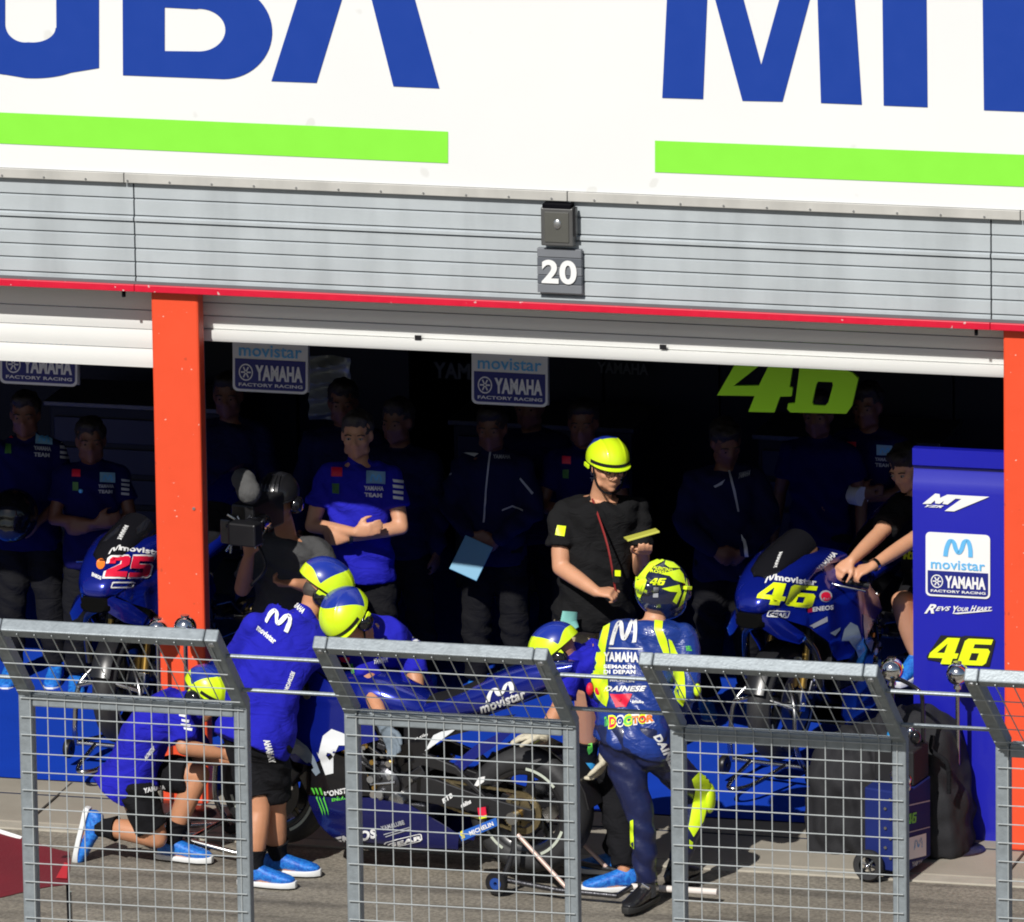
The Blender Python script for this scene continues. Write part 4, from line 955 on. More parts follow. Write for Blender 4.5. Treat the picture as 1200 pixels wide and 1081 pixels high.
# ------------------------------------------------------------------ PEOPLE
UP = V((0, 0, 1))
def fused(mb, name, mats, parent, voxel=.009, smooth=6, fac=.5, wr=0.0, wf=9.0, seed=0, fold=0.0, fdir=None, label=None):
    me = bpy.data.meshes.new('tmp'); me.from_pydata(mb.v, [], mb.f); me.update()
    bm = bmesh.new(); bm.from_mesh(me); bmesh.ops.recalc_face_normals(bm, faces=bm.faces); bm.to_mesh(me); bm.free()
    o = bpy.data.objects.new('tmp', me); C.objects.link(o)
    r_ = o.modifiers.new('r', 'REMESH'); r_.mode = 'VOXEL'; r_.voxel_size = voxel
    s_ = o.modifiers.new('s', 'SMOOTH'); s_.factor = fac; s_.iterations = smooth
    dg = bpy.context.evaluated_depsgraph_get(); m2 = bpy.data.meshes.new_from_object(o.evaluated_get(dg)); m2.name = name
    bpy.data.objects.remove(o); bpy.data.meshes.remove(me)
    if wr or fold:
        m2.update(); fd = V(fdir).normalized() if fdir is not None else V((.5, .2, .85)).normalized(); sd = V((seed*1.7, seed*.9, seed*2.3))
        nrm = [V(v.normal) for v in m2.vertices]
        for v, n in zip(m2.vertices, nrm):
            p = v.co+sd; d = 0
            if wr: d += wr*noise.noise(p*wf)+wr*.45*noise.noise(p*wf*2.6)
            if fold:
                mk = max(0, noise.noise(p*3.1+V((5, 1, 2)))+.5)
                ph = p.dot(fd)*62+5.5*noise.noise(p*4.2)
                sn = math.sin(ph); d += fold*mk*(sn*abs(sn)**.5)
            v.co += n*d
    mi = wm(parent).inverted() if parent is not None else Matrix()
    m2.transform(mi)
    m2.materials.clear()
    for mm in (mats if isinstance(mats, (list, tuple)) else [mats]): m2.materials.append(mm)
    for p in m2.polygons: p.use_smooth = True; p.material_index = 0
    q = bpy.data.objects.new(name, m2); C.objects.link(q); q.parent = parent
    if label: q['label'] = label
    return q
def oring(c, t, lat, rw, rd, n=18, bulge=0.0, f=None, sq=2.3):
    t = t.normalized(); lat = (lat-t*lat.dot(t)).normalized(); y = t.cross(lat); out = []
    for j in range(n):
        a = 2*math.pi*j/n; ca, sa = math.cos(a), math.sin(a)
        x_ = rw*math.copysign(abs(ca)**(2/sq), ca); y_ = rd*math.copysign(abs(sa)**(2/sq), sa)
        p = c+lat*x_+y*y_
        if bulge and f is not None:
            k = (y*y_).dot(f)/max(rd, 1e-6)
            if k > 0: p += f*bulge*k
        out.append(p)
    return out
def cap_tube(mb, pts, rs, n=14):
    """rounded tapered tube"""
    pts = [V(p) for p in pts]
    mb.tube(pts, list(rs), n)
    for p, r_ in ((pts[0], rs[0]), (pts[-1], rs[-1])):
        rr = r_ if not isinstance(r_, (list, tuple)) else min(r_)
        mb.ell(p, rr*.99, n=12, m=8)
    return mb
def spline_pts(a, b, ra, rm, rb, k=4, bow=None):
    """muscle profile between two joints"""
    out = []; rs = []
    for i in range(k+1):
        t = i/k; p = a.lerp(b, t)
        if bow is not None: p = p+bow*math.sin(math.pi*t)
        out.append(p); rs.append((1-t)*(1-t)*ra+2*t*(1-t)*(2*rm-(ra+rb)/2)+t*t*rb)
    return out, rs
def hand_geo(mb, wr, d, nrm, side, curl=.5, spread=.0, s=1.0, thumb=1.0, fr=.0088, glove=0.0):
    """wr wrist, d direction to the fingers, nrm direction the palm faces, side +1/-1 where the thumb is"""
    d = d.normalized(); nrm = (nrm-d*nrm.dot(d)).normalized(); lat = d.cross(nrm)*side
    g = glove
    palm = [oring(wr+d*q*s, d, lat, w_*s+g, h*s+g, 12) for q, w_, h in ((-.01, .027, .022), (.02, .034, .019), (.055, .042, .017), (.088, .041, .014))]
    mb.loft(palm)
    for i, (off, ln) in enumerate(((.031, .070), (.0105, .078), (-.0105, .073), (-.031, .058))):
        b = wr+d*.082*s+lat*off*s; dd = (d+lat*(off*3.2*(spread+.15))).normalized(); L = ln*s; p = b; pts = [b-dd*.012]; ang = 0
        for k, fr_ in enumerate((.42, .32, .26)):
            ang += curl*(1.15 if k else .85)
            v_ = dd*math.cos(ang)+nrm*math.sin(ang); p = p+v_*L*fr_; pts.append(p)
        r0 = fr*s+g; cap_tube(mb, pts, [r0*1.05, r0, r0*.95, r0*.82], 9)
    b = wr+d*.028*s+lat*.030*s; td = (lat*.85+d*.75+nrm*.25*1).normalized()
    p1 = b+td*.036*s; t2 = (d*.95+lat*.25+nrm*.35*thumb).normalized(); p2 = p1+t2*.030*s; p3 = p2+(d*.9+nrm*.45*thumb).normalized()*.024*s
    cap_tube(mb, [b-td*.01, p1, p2, p3], [.0145*s+g, .0125*s+g, .0108*s+g, .0088*s+g], 10)
def head_geo(mb, c, f, u, s=1.0):
    f = f.normalized(); u = (u-f*u.dot(f)).normalized(); l = u.cross(f); rot = Matrix((l, f, u)).transposed()
    P_ = lambda x, y, z: c+l*x*s+f*y*s+u*z*s
    E = lambda x, y, z, a, b, d, r3=None: mb.ell(P_(x, y, z), (a*s, b*s, d*s), rot if r3 is None else rot @ r3, 16, 12)
    E(0, -.012, .035, .076, .094, .088); E(0, .020, -.02, .066, .072, .088); E(0, .038, -.072, .047, .046, .040)
    E(0, .070, -.094, .022, .018, .018)                                   # chin
    for q in (1, -1):
        E(q*.040, .055, -.022, .024, .026, .022); E(q*.033, .078, .018, .022, .012, .008)     # cheek, brow
        E(q*.076, -.005, -.005, .010, .020, .032); E(q*.050, .012, -.075, .018, .04, .024)     # ear, jaw
        E(q*.013, .094, -.036, .010, .012, .009)
    mb.loft([oring(P_(0, y, z), u, l, w_*s, d_*s, 10) for y, z, w_, d_ in ((.082, .018, .009, .012), (.092, -.004, .010, .014), (.100, -.024, .013, .018), (.090, -.040, .014, .012))])
    E(0, .086, -.060, .024, .010, .0055); E(0, .084, -.070, .020, .010, .006)
    return P_, rot
helmet_duo = mat('helmet_yellow_blue', (.68, .93, .015), .32, var=0, coat=.5)
_t = helmet_duo.node_tree; _a = _t.nodes.new('ShaderNodeAttribute'); _a.attribute_name = 'split'
_r = _t.nodes.new('ShaderNodeMath'); _r.operation = 'GREATER_THAN'; _r.inputs[1].default_value = 0
_m = _t.nodes.new('ShaderNodeMixRGB'); _m.inputs[1].default_value = (.66, .90, .015, 1); _m.inputs[2].default_value = (.010, .03, .30, 1)
_t.links.new(_a.outputs['Fac'], _r.inputs[0]); _t.links.new(_r.outputs[0], _m.inputs[0]); _t.links.new(_m.outputs[0], _t.nodes['Principled BSDF'].inputs['Base Color'])
class Person: pass
def hardhat(p, u=None, cols=(None, None), brim=True, label=None, tilt=0, s=1.0, style='duo', bk=.020):
    """climbing-type shell: one mesh, split between two colours by a curved line"""
    P_, rot = p.P_, p.rot; root = p.root
    n, m = 110, 46; vs = []; fs = []
    for i in range(m+1):
        th = (math.pi*.54)*i/m
        for j in range(n):
            ph = 2*math.pi*j/n; y = math.cos(ph); x = math.sin(ph)
            low = 1.0
            r_ = math.sin(th); z = math.cos(th)
            fr = 1.0 if y > .5 else (1.0 if y > -.3 else 1.06)
            px_, py_, pz_ = x*r_*.108*s, (y*r_*.128-.008)*s, (.044+z*.110*(1.0 if z > 0 else 1.3*fr))*s
            rib = .004*math.exp(-((abs(x*r_)-.45)/.06)**2)*(1 if z > .1 else 0)
            vs.append(P_(px_*(1+rib*4), py_, pz_+rib))
    for i in range(m):
        for j in range(n): a = i*n+j; b = i*n+(j+1) % n; fs.append((a, b, b+n, a+n))
    k = len(vs); ctr = P_(0, -.008, .044)
    vs2 = [q+(ctr-q)*.035 for q in vs]
    fs2 = [tuple(reversed([a+k for a in f])) for f in fs]
    rim = [(m*n+(j+1) % n, m*n+j, k+m*n+j, k+m*n+(j+1) % n) for j in range(n)]
    mb = MB().add(vs+vs2, fs+fs2+rim)
    o = mb.build('helmet', [cols[0], cols[1]], root, smooth=R(60))
    c0 = p.c; f_, l_, u_ = rot.col[1], rot.col[0], rot.col[2]; mi = wm(root)
    at = o.data.attributes.new('split', 'FLOAT', 'POINT'); vals = []
    for v_ in o.data.vertices:
        q = mi @ v_.co-c0; y = q.dot(f_)/s; x = q.dot(l_)/s; z = q.dot(u_)/s
        vals.append(min(bk-4.5*x*x+.35*(z-.1)-y, z-(.055+.02*math.sin(y*40)+.8*x*x)) if style == 'duo' and cols[0] is yel else -1.0)
    at.data.foreach_set('value', vals)
    if cols[0] is yel: o.data.materials.clear(); o.data.materials.append(helmet_duo)
    if brim:
        A_ = []; nn = 13
        for t_ in (0, 1):
            row = []
            for i in range(nn):
                ph = R(-68+136*i/(nn-1)); x, y = math.sin(ph), math.cos(ph)
                e = .03*(y**2)*t_
                row.append(P_(x*(.105+e)*s, (y*(.120+e)-.006)*s, (.034-.004*t_)*s))
            A_.append(row)
        vs = A_[0]+A_[1]+[q-rot.col[2]*.004 for q in A_[0]+A_[1]]; N_ = nn; fs = []
        for i in range(N_-1):
            fs.append((i, i+1, N_+i+1, N_+i)); fs.append((2*N_+i, 3*N_+i, 3*N_+i+1, 2*N_+i+1)); fs.append((N_+i, N_+i+1, 3*N_+i+1, 3*N_+i))
        fs += [(0, N_, 3*N_, 2*N_), (N_-1, 3*N_-1, 4*N_-1, 2*N_-1)]
        MB().add(vs, fs).build('brim', cols[0], o, smooth=R(40))
        # dark band over the brim
        row = []
        for z in (.038, .056):
            row.append([P_(math.sin(R(a))*.1095*s, (math.cos(R(a))*.1295-.008)*s, z*s) for a in range(-80, 81, 10)])
        MB().add(row[0]+row[1], [(i, i+1, 17+i+1, 17+i) for i in range(16)]).build('band', black_pl, o, smooth=True)
    for q in (1, -1):       # side clips and slots
        MB().box(P_(q*.108*s, -.02*s, .008*s), (.010, .05, .022), rot).build('clip', cols[0], o, bevel=.003)
    return o
def earmuffs(p, m=None, big=1.0):
    for q in (1, -1):
        o = MB().lathe([(.002, .034), (.022, .033), (.038, .024), (.047, .006), (.047, -.014), (.034, -.018), (.002, -.018)], p.P_(q*.098, -.005, -.012), p.rot.col[0]*q, 20).build('ear_defender', m or black_gl, p.root, smooth=R(50))
def strap(p, m=None):
    for q in (1, -1):
        MB().tube(cat_rom([p.P_(q*.082, .0, .02), p.P_(q*.080, .03, -.05), p.P_(q*.050, .06, -.105), p.P_(0, .066, -.122)], 5), [(.006, .002)]*16, 8).build('chin_strap', m or black_fab, p.root)
def glasses(p):
    P_, rot = p.P_, p.rot
    fr = MB()
    for q in (1, -1):
        c = P_(q*.033, .108, .000); pts = [c+rot.col[0]*.024*math.cos(a)+rot.col[2]*.018*math.sin(a)-rot.col[1]*.006*abs(math.cos(a))*(1 if q*math.cos(a) > 0 else 0) for a in [2*math.pi*i/18 for i in range(18)]]
        fr.tube(pts, .0022, 6, closed=True); fr.tube([P_(q*.057, .102, .004), P_(q*.078, .0, .006)], .002, 6)
    fr.tube([P_(-.010, .112, .004), P_(.010, .112, .004)], .002, 6)
    return fr.build('glasses', mat('glasses_frame', (.05, .02, .012), .3), p.root)
def hair_cap(p, m, long=1.0):
    mb = MB(); mb.ell(p.P_(0, -.022, .044), (.084, .098, .088), p.rot, 20, 14); mb.ell(p.P_(0, -.05, -.01), (.072, .066, .07*long), p.rot, 16, 12); mb.ell(p.P_(0, .04, .09), (.062, .05, .035), p.rot)
    return fused(mb, 'hair', m, p.root, .010, 2, wr=.010, wf=30)
def person(label, J, skinmat=skin, voxel=.0085, group=None, f=(0, -1, 0), hf=None, hu=None, top='polo', topmat=team_blue, sleeve=.62, low='shorts', lowmat=black_fab, fold=.009,
           build=1.0, hands=None, shoes=None, feet=None, gloves=None, spineup=None, sockm=black_fab, belly=0.0, cat='person', detail=True, toplabel=None, lowlabel=None, seed=1):
    W = {}
    for k, v in J.items(): W[k] = V(v) if isinstance(v, Vector) else (G(v[1], v[2], v[3]) if v[0] == 'g' else P(*v))
    f = V(f).normalized()
    if hf is None: hf = f
    hf = V(hf).normalized()
    up_t = (W['neck']-W['pelvis']).normalized()
    lat = up_t.cross(f).normalized()
    if lat.x < 0: lat = -lat
    if abs(lat.x) < .25 and lat.y > 0: pass
    for s_, k in ((-1, 'l'), (1, 'r')):
        if 'sh'+k not in W: W['sh'+k] = W['neck']+lat*s_*.178*build-up_t*.078*build
        if 'hp'+k not in W: W['hp'+k] = W['pelvis']+lat*s_*.092*build
    W.setdefault('mid', W['neck'].lerp(W['pelvis'], .52))
    foot = V((W['pelvis'].x, W['pelvis'].y, 0))
    root = thing('person', label, cat, foot, 0, group)
    p = Person(); p.root = root; p.W = W; p.f = f
    lt = (W['shr']-W['shl']).normalized(); lh = (W['hpr']-W['hpl']).normalized()
    sp = cat_rom([W['pelvis']-up_t*.06, W['pelvis'], W['mid'], W['neck']-up_t*.07, W['neck']], 3)
    n = len(sp)
    prof = [(.0, .115, .085), (.12, .165, .115), (.25, .168, .120), (.42, .150, .108), (.60, .160, .115), (.75, .172, .118), (.87, .165, .100), (.94, .10, .075), (1.0, .058, .060)]
    def torso(mb, off, t0=0.0, t1=1.0, flare=0.0, n_=24):
        rings = []
        ts = [t0+(t1-t0)*i/13 for i in range(14)]
        for t in ts:
            x = t*(n-1); i = min(int(x), n-2); q = sp[i].lerp(sp[i+1], x-i); tan = (sp[min(i+1, n-1)]-sp[i]).normalized()
            w_, d_ = lerp_tab([(a, b) for a, b, _ in prof], t), lerp_tab([(a, c) for a, _, c in prof], t)
            la = lh.lerp(lt, t); bl = belly*math.exp(-((t-.38)/.22)**2)
            fl = flare*max(0, 1-t/.4)
            rings.append(oring(q, tan, la, (w_*build+off+fl), (d_*build+off+fl*.8), n_, bl, f))
        mb.loft(rings)
    body = MB()
    torso(body, -.004, 0, 1.0)
    hc = W['head']; hu = (hc-W['neck']).normalized() if hu is None else V(hu).normalized()
    hu = (hu-hf*hu.dot(hf)).normalized()
    p.P_, p.rot = head_geo(body, hc, hf, hu, 1.0); p.c = hc
    for k in 'lr': cap_tube(body, [W['neck']-up_t*.045, W['neck'].lerp(W['sh'+k], .55)-up_t*.018, W['sh'+k]-up_t*.014], [.050, .046, .040])
    cap_tube(body, [W['neck']-up_t*.04, W['neck'].lerp(hc, .3), hc-hu*.06-hf*.02], [.060, .053, .052])
    for k in 'lr':
        a, e, w_ = W['sh'+k], W['el'+k], W['wr'+k]
        pts, rs = spline_pts(a, e, .044*build, .048*build, .040*build); cap_tube(body, pts, rs)
        pts, rs = spline_pts(e, w_, .041*build, .038*build, .026*build); cap_tube(body, pts, rs)
        h, kn, an = W['hp'+k], W['kn'+k], W['an'+k]
        lk = .76 if low == 'leathers' else 1.0
        pts, rs = spline_pts(h, kn, .088*build*lk, .076*build*lk, .054*build*lk); cap_tube(body, pts, rs)
        back = (an-kn).normalized().cross(lh).normalized(); back = back if back.dot(f) < 0 else -back
        pts, rs = spline_pts(kn, an, .052*build*lk, .056*build*lk, .034*build*lk, 5, back*.012); cap_tube(body, pts, rs)
    hands = hands or {}
    gl = MB(); gl_any = False
    for i, k in enumerate('lr'):
        d_, nn, curl = hands.get(k, ((W['wr'+k]-W['el'+k]), f, .5))[:3]
        d_ = V(d_); nn = V(nn)
        sd = 1 if k == 'l' else -1
        if len(hands.get(k, ())) > 3: sd = hands[k][3]
        if gloves: g_mb = MB(); hand_geo(g_mb, W['wr'+k], d_, nn, sd, curl, .5, 1.0, fr=.0095, glove=.002)
        if gloves:
            wv = (W['wr'+k]-W['el'+k]).normalized()
            g_mb.loft([oring(W['wr'+k]+wv*q, wv, wv.orthogonal(), r_, r_, 14) for q, r_ in ((-.05, .036), (-.02, .033), (.015, .034))])
            fused(g_mb, 'glove', gloves, root, .005, 2, wr=.002, wf=60)
            body.ell(W['wr'+k]+d_.normalized()*.03, .02)
        else: hand_geo(body, W['wr'+k], d_, nn, sd, curl, .45, .98)
    # ankles into feet
    shoes = shoes or (shoe_blue, sole_white); feet = feet or {}
    for k in 'lr':
        fd, fu = feet.get(k, (f*V((1, 1, 0)), UP)); fd = V(fd).normalized(); fu = V(fu); fu = (fu-fd*fu.dot(fd)).normalized(); an = W['an'+k]
        lat_f = fd.cross(fu)
        body.loft([oring(an+fd*a-fu*b, fd, lat_f, w_, h, 12) for a, b, w_, h in ((-.04, .04, .025, .03), (.03, .045, .034, .03), (.10, .06, .036, .02))])
        sh = MB()
        base = an-fu*.088
        sh.loft([oring(base+fd*a+fu*(b), fd, lat_f, w_, h, 16, sq=2.6) for a, b, w_, h in ((-.078, .050, .020, .022), (-.066, .056, .034, .040), (-.03, .062, .038, .046), (.02, .064, .040, .044), (.08, .050, .043, .034), (.14, .040, .046, .026), (.185, .034, .040, .019), (.210, .030, .022, .010))])
        sh.loft([oring(an-fu*.03+fu*q, fu, lat_f, r_, r_*1.25, 14) for q, r_ in ((-.03, .040), (.0, .042), (.028, .040))])
        so_ = fused(sh, 'shoe', shoes[0], root, .008, 3, wr=.0015, wf=70)
        sl_ = MB().loft([[base+fd*a+lat_f*w_*math.copysign(1, q)*abs(q)+fu*z for q, z in ((-1, -.004), (1, -.004), (1.04, .020+lift), (-1.04, .020+lift))] for a, w_, lift in ((-.085, .028, .004), (-.06, .038, .004), (0, .037, 0), (.08, .046, 0), (.15, .046, .002), (.19, .036, .006), (.218, .016, .010))])
        sl_.build('sole', shoes[1], so_, smooth=R(60), bevel=.003)
        if detail:
            for q in (.035, .06, .085):
                MB().tube([base+fd*q+lat_f*s_*.022+fu*(.098-q*.35) for s_ in (-1, 0, 1)], .0035, 6).build('lace', sole_white, so_)
    fused(body, 'body', skinmat, root, voxel, 4, .5)
    # garments
    if top:
        g = MB()
        if top == 'leathers': torso(g, .016, .0, .985)
        else: torso(g, .016, {'jacket': .02, 'tee': .17}.get(top, .06), .965, .022)
        for k in 'lr':
            a, e, w_ = W['sh'+k], W['el'+k], W['wr'+k]
            ld = (e-a).normalized()
            if sleeve >= 1.0:
                q = 1.5 if top == 'leathers' else 1.0
                ro = .018 if top == 'leathers' else .020
                pts, rs = spline_pts(a, e, (.060+ro*.6)*build, .058+ro*.5, .050+ro*.4); cap_tube(g, pts, rs)
                en = e.lerp(w_, .97); pts, rs = spline_pts(e, en, .050+ro*.4, .046+ro*.4, .036+ro*.3); cap_tube(g, pts, rs)
            else:
                en = a.lerp(e, sleeve)
                g.tube([a-ld*.02, a.lerp(en, .5), en], [.064*build, .068*build, .074*build], 16); g.ell(a, .065*build)
        for k in 'lr': cap_tube(g, [W['neck']-up_t*.05, W['neck'].lerp(W['sh'+k], .55)-up_t*.020, W['sh'+k]-up_t*.006], [.064, .068, .064])
        if top != 'leathers':
            hd_ = (sp[1]-sp[2]).normalized(); g.loft([oring(W['pelvis']+up_t*.09, up_t, lh, .182*build, .134*build, 24), oring(W['pelvis']+up_t*.05, up_t, lh, .190*build, .142*build, 24), oring(W['pelvis']-up_t*(.085 if top != 'tee' else -.025), up_t, lh, .196*build, .150*build, 24)])
        if top != 'leathers': cap_tube(g, [W['neck']-up_t*.09, W['neck']-up_t*.012], [.085, .066])
        p.top = fused(g, {'polo': 'polo_shirt', 'jacket': 'jacket', 'leathers': 'racing_suit', 'tee': 't_shirt'}[top], topmat, root, .0095 if detail else .013, 3, .5, wr=.012, wf=7, seed=seed, fold=fold, fdir=(.6*lt+up_t*.8), label=toplabel)
    if low:
        g = MB()
        off = .012 if low == 'leathers' else .015
        torso(g, off, 0.0, .26 if low != 'leathers' else .3)
        for k in 'lr':
            h, kn, an = W['hp'+k], W['kn'+k], W['an'+k]
            g.ell(h-up_t*(.03 if low != 'leathers' else 0), (.090 if low != 'leathers' else .104)*build)
            if low == 'shorts':
                en = h.lerp(kn, .84); g.tube([h, h.lerp(en, .5), en], [.100*build, .092*build, .088*build], 18)
            else:
                ro = .010 if low == 'leathers' else .016
                thk = .90 if low == 'leathers' else 1.0; pts, rs = spline_pts(h, kn, .094*build*thk+ro*.4, .082*build*thk+ro, .060*thk+ro); cap_tube(g, pts, rs)
                en = kn.lerp(an, .93)
                back = (an-kn).normalized().cross(lh).normalized(); back = back if back.dot(f) < 0 else -back
                pts, rs = spline_pts(kn, en, .062+ro, .060+ro, .045+ro, 5, back*.010); rs = [q_*(.90 if low == 'leathers' else 1) for q_ in rs]; g.tube(pts, rs, 16); g.ell(kn, .062*(.9 if low == 'leathers' else 1)+ro)
        p.low = fused(g, {'shorts': 'shorts', 'trousers': 'trousers', 'leathers': 'suit_legs'}[low], lowmat, root, .0095 if detail else .013, 3, .5, wr=.010, wf=7, seed=seed+5, fold=fold, label=lowlabel)
    if low == 'shorts' and sockm is not None:
        for k in 'lr':
            kn, an = W['kn'+k], W['an'+k]
            back = (an-kn).normalized().cross(lh).normalized(); back = back if back.dot(f) < 0 else -back
            g = MB(); pts = [an.lerp(kn, q)+back*.012*math.sin(math.pi*(1-q)) for q in (-.02, .1, .2, .30)]; g.tube(pts, [.046, .047, .055, .066], 16)
            p_s = g.build('sock', sockm, root, smooth=R(60))
    # eyes
    for q in (1, -1):
        if detail: MB().ell(p.P_(q*.031, .086, .000), (.013, .008, .0065), p.rot, 12, 8).build('eye', mat('eye_white', (.35, .32, .3), .2, var=0), root, smooth=True)
        MB().ell(p.P_(q*.031, .0925, .000), (.0055, .0035, .0055), p.rot, 10, 6).build('iris', mat('eye_dark', (.03, .02, .015), .1, var=0), root, smooth=True)
        MB().tube([p.P_(q*.016, .090, .018), p.P_(q*.034, .090, .023), p.P_(q*.052, .078, .016)], .0035, 6).build('eyebrow', hair, root)
    return p
def watch(p, k, m=None):
    e, w_ = p.W['el'+k], p.W['wr'+k]; d = (w_-e).normalized()
    MB().lathe([(.031, -.010), (.034, -.010), (.034, .010), (.031, .010), (.031, -.010)], w_-d*.02, d, 20).build('wrist_watch', m or steel, p.root, smooth=True)

# ---- man in black T-shirt with a yellow helmet, in the garage mouth
pa = person('man in black T-shirt, glasses and fluorescent yellow helmet holding a yellow notepad', dict(
    head=(712, 547, 0.70), neck=(703, 583, 0.78), pelvis=(695, 722, 0.80), mid=(696, 660, 0.78),
    ell=(657, 665, 0.60), wrl=(699, 694, 0.46), elr=(752, 668, 0.80), wrr=(752, 648, 0.56),
    knl=(687, 806, 0.72), anl=('g', 690, 893, .09), knr=(722, 806, 0.84), anr=('g', 730, 897, .09)),
    f=(.52, -.85, 0), hf=(.62, -.75, -.16), hu=(.1, -.05, 1), top='tee', topmat=shirt_black, sleeve=.60, low='shorts', lowmat=khaki, build=1.10, belly=.06, skinmat=skin,
    hands={'l': ((1, -.1, .0), (.0, .3, -1), .95, 1), 'r': ((.35, -.8, .25), (0, .1, 1), .35, 1)}, feet={'l': ((.05, -1, 0), UP), 'r': ((.35, -1, 0), UP)},
    shoes=(mat('shoe_green_blue', (.03, .25, .55), .5, var=.6, vs=25), sole_white), seed=2, voxel=.007)
hardhat(pa, cols=(yel, hel_blue), s=1.0, bk=-.022); strap(pa); glasses(pa)
MB().tube(cat_rom([pa.W['neck']+V((-.02, -.08, .01)), P(712, 640, .50), P(722, 700-2, .50)], 5), [(.006, .002)]*11, 8).build('lanyard', mat('lanyard_red', (.22, .012, .012), .7), pa.root)
mb_ = MB().box(P(722, 676, .48), (.035, .006, .06)); o = mb_.build('pass_card', black_pl, pa.root); MB().box(P(724, 672, .47), (.03, .004, .03)).build('pass_print', yel_n, o)
sk_ = [q for q in find(pa.root, 'sock')]
printed('sock_mark', poly([(691, 866), (694, 866), (694, 880), (690, 884), (688, 878)]), Surf(*sk_), green_pr, pa.root, fine=4)
printed('patch', poly([(653, 616), (663, 617), (661, 629), (651, 627)]), Surf(pa.top), yel_n, pa.root, fine=4)
c_ = P(752, 627, .50)
nb = MB().box(c_, (.17, .11, .010), Matrix.Rotation(R(-14), 3, 'Y') @ Matrix.Rotation(R(25), 3, 'Z')).build('notepad', mat('pad_yellow', (.55, .55, .08), .6), None, bevel=.002)
tag(nb, 'yellow notepad held in the hand of the man in the black T-shirt', 'notepad')
o = MB().tube(cat_rom([P(735, 590, 0.9), P(746, 598, 0.9), P(749, 622, .85)], 6), .006, 8).build('cable', mat('cable_grey', (.45, .47, .5), .4), None, smooth=True)
tag(o, 'pale curved cable beside the chest of the man in the black T-shirt', 'cable')
cl_ = MB().tube([P(668, 717, .50), P(666, 730, .49), P(674, 738, .48)], [(.045, .008), (.055, .012), (.03, .01)], 12).build('cloth', mat('mint_cloth', (.22, .55, .50), .8), None, smooth=True)
tag(cl_, 'mint green cloth hanging from the waist of the man in khaki shorts', 'cloth')

# ---- rider seen from behind
YR = -1.42
pr = person('racing rider seen from behind in blue leathers with yellow flashes and full-face helmet', dict(
    head=(774, 692, YR+.30), neck=(767, 728, YR+.26), pelvis=(741, 866, YR+.10), mid=(748, 795, YR+.20),
    shl=(722, 744, YR+.28), shr=(801, 748, YR+.22), ell=(704, 808, YR+.20), wrl=(726, 838, YR+.45), elr=(808, 808, YR+.12), wrr=(788, 842, YR+.42),
    hpl=(727, 874, YR+.10), hpr=(762, 876, YR+.10), knl=(752, 960, YR+.06), anl=('g', 758, 1038, .10), knr=(822, 930, YR+.42), anr=('g', 792, 1018, .12)),
    f=(.12, 1, 0), hf=(.35, 1, -.25), hu=(0, -.1, 1), top='leathers', topmat=leather, sleeve=1.1, low='leathers', lowmat=mat('leather_dark', (.008, .013, .062), .4, var=.15, vs=10, bump=.25, bs=45, coat=.1), fold=.007, gloves=mat('glove_black', (.02, .02, .025), .5),
    feet={'l': ((-.15, -.55, 0), UP), 'r': ((.25, 1, 0), (0, .0, 1))}, shoes=(mat('boot_black', (.012, .012, .014), .3, coat=.3), mat('boot_sole', (.02, .02, .02), .6)), build=1.06, seed=4, voxel=.009)
pr.root['label'] = 'racing rider seen from behind in blue leathers with yellow flashes and full-face helmet'
def boots(p):
    for k in 'lr':
        an, kn = p.W['an'+k], p.W['kn'+k]
        MB().tube([an.lerp(kn, q) for q in (-.15, .1, .3, .60)], [.046, .046, .052, .058], 18).build('boot_shaft', mat('boot_grey', (.035, .037, .042), .5, var=.3, vs=30, bump=.3), p.root, smooth=R(60))
boots(pr)
# full-face helmet
hm = MB()
hm.ell(pr.P_(0, .012, .012), (.128, .152, .142), pr.rot, 36, 26); hm.ell(pr.P_(0, .045, -.055), (.112, .118, .088), pr.rot, 30, 20)
hm.ell(pr.P_(0, -.145, .02), (.07, .04, .035), pr.rot); 
for q in (1, -1): hm.ell(pr.P_(q*.125, .05, .0), (.018, .03, .03), pr.rot)
hel = fused(hm, 'helmet', [mat('helmet_navy', (.012, .016, .05), .18, var=.05, coat=1)], pr.root, .007, 3)
cut = hel
for q in (-1, 1): MB().box(pr.P_(q*.141, .02, .035), (.022, .05, .018), pr.rot).build('visor_pivot', yel, hel, bevel=.003)
sh_ = Surf(hel)
z5 = lambda p: Z(620, 640, .222, p)
for pp in ([(590, 150), (640, 90), (690, 68), (715, 80), (660, 110), (625, 150), (600, 210), (575, 265), (562, 215), (565, 180)],
           [(695, 150), (790, 125), (810, 150), (822, 200), (760, 180), (740, 160)], [(720, 80), (760, 90), (795, 120), (740, 118), (715, 100)],
           [(700, 225), (790, 205), (800, 245), (740, 240)], [(755, 290), (785, 235), (800, 250), (775, 305)], [(612, 228), (625, 232), (622, 246), (608, 240)],
           [(575, 265), (600, 215), (612, 170), (622, 185), (606, 235), (590, 275)], [(826, 170), (836, 215), (812, 300), (785, 325), (800, 280), (816, 235)]):
    printed('flash', poly(z5(pp)), sh_, yel, hel, fine=4)
printed('number_46', fit(num46(.3), *[z5([q])[0] for q in ((635, 208), (718, 208), (640, 172))]), sh_, yel_n, hel, off=.004, fine=4)
printed('lettering', fit(TXT('ROSSI', .03), *[z5([q])[0] for q in ((640, 140), (720, 152), (642, 124))]), sh_, yel_n, hel, off=.004, fine=4)
printed('lettering', fit(TXT('VALENTINO', .03), *[z5([q])[0] for q in ((642, 120), (752, 140), (648, 104))]), sh_, yel_n, hel, off=.004, fine=4)
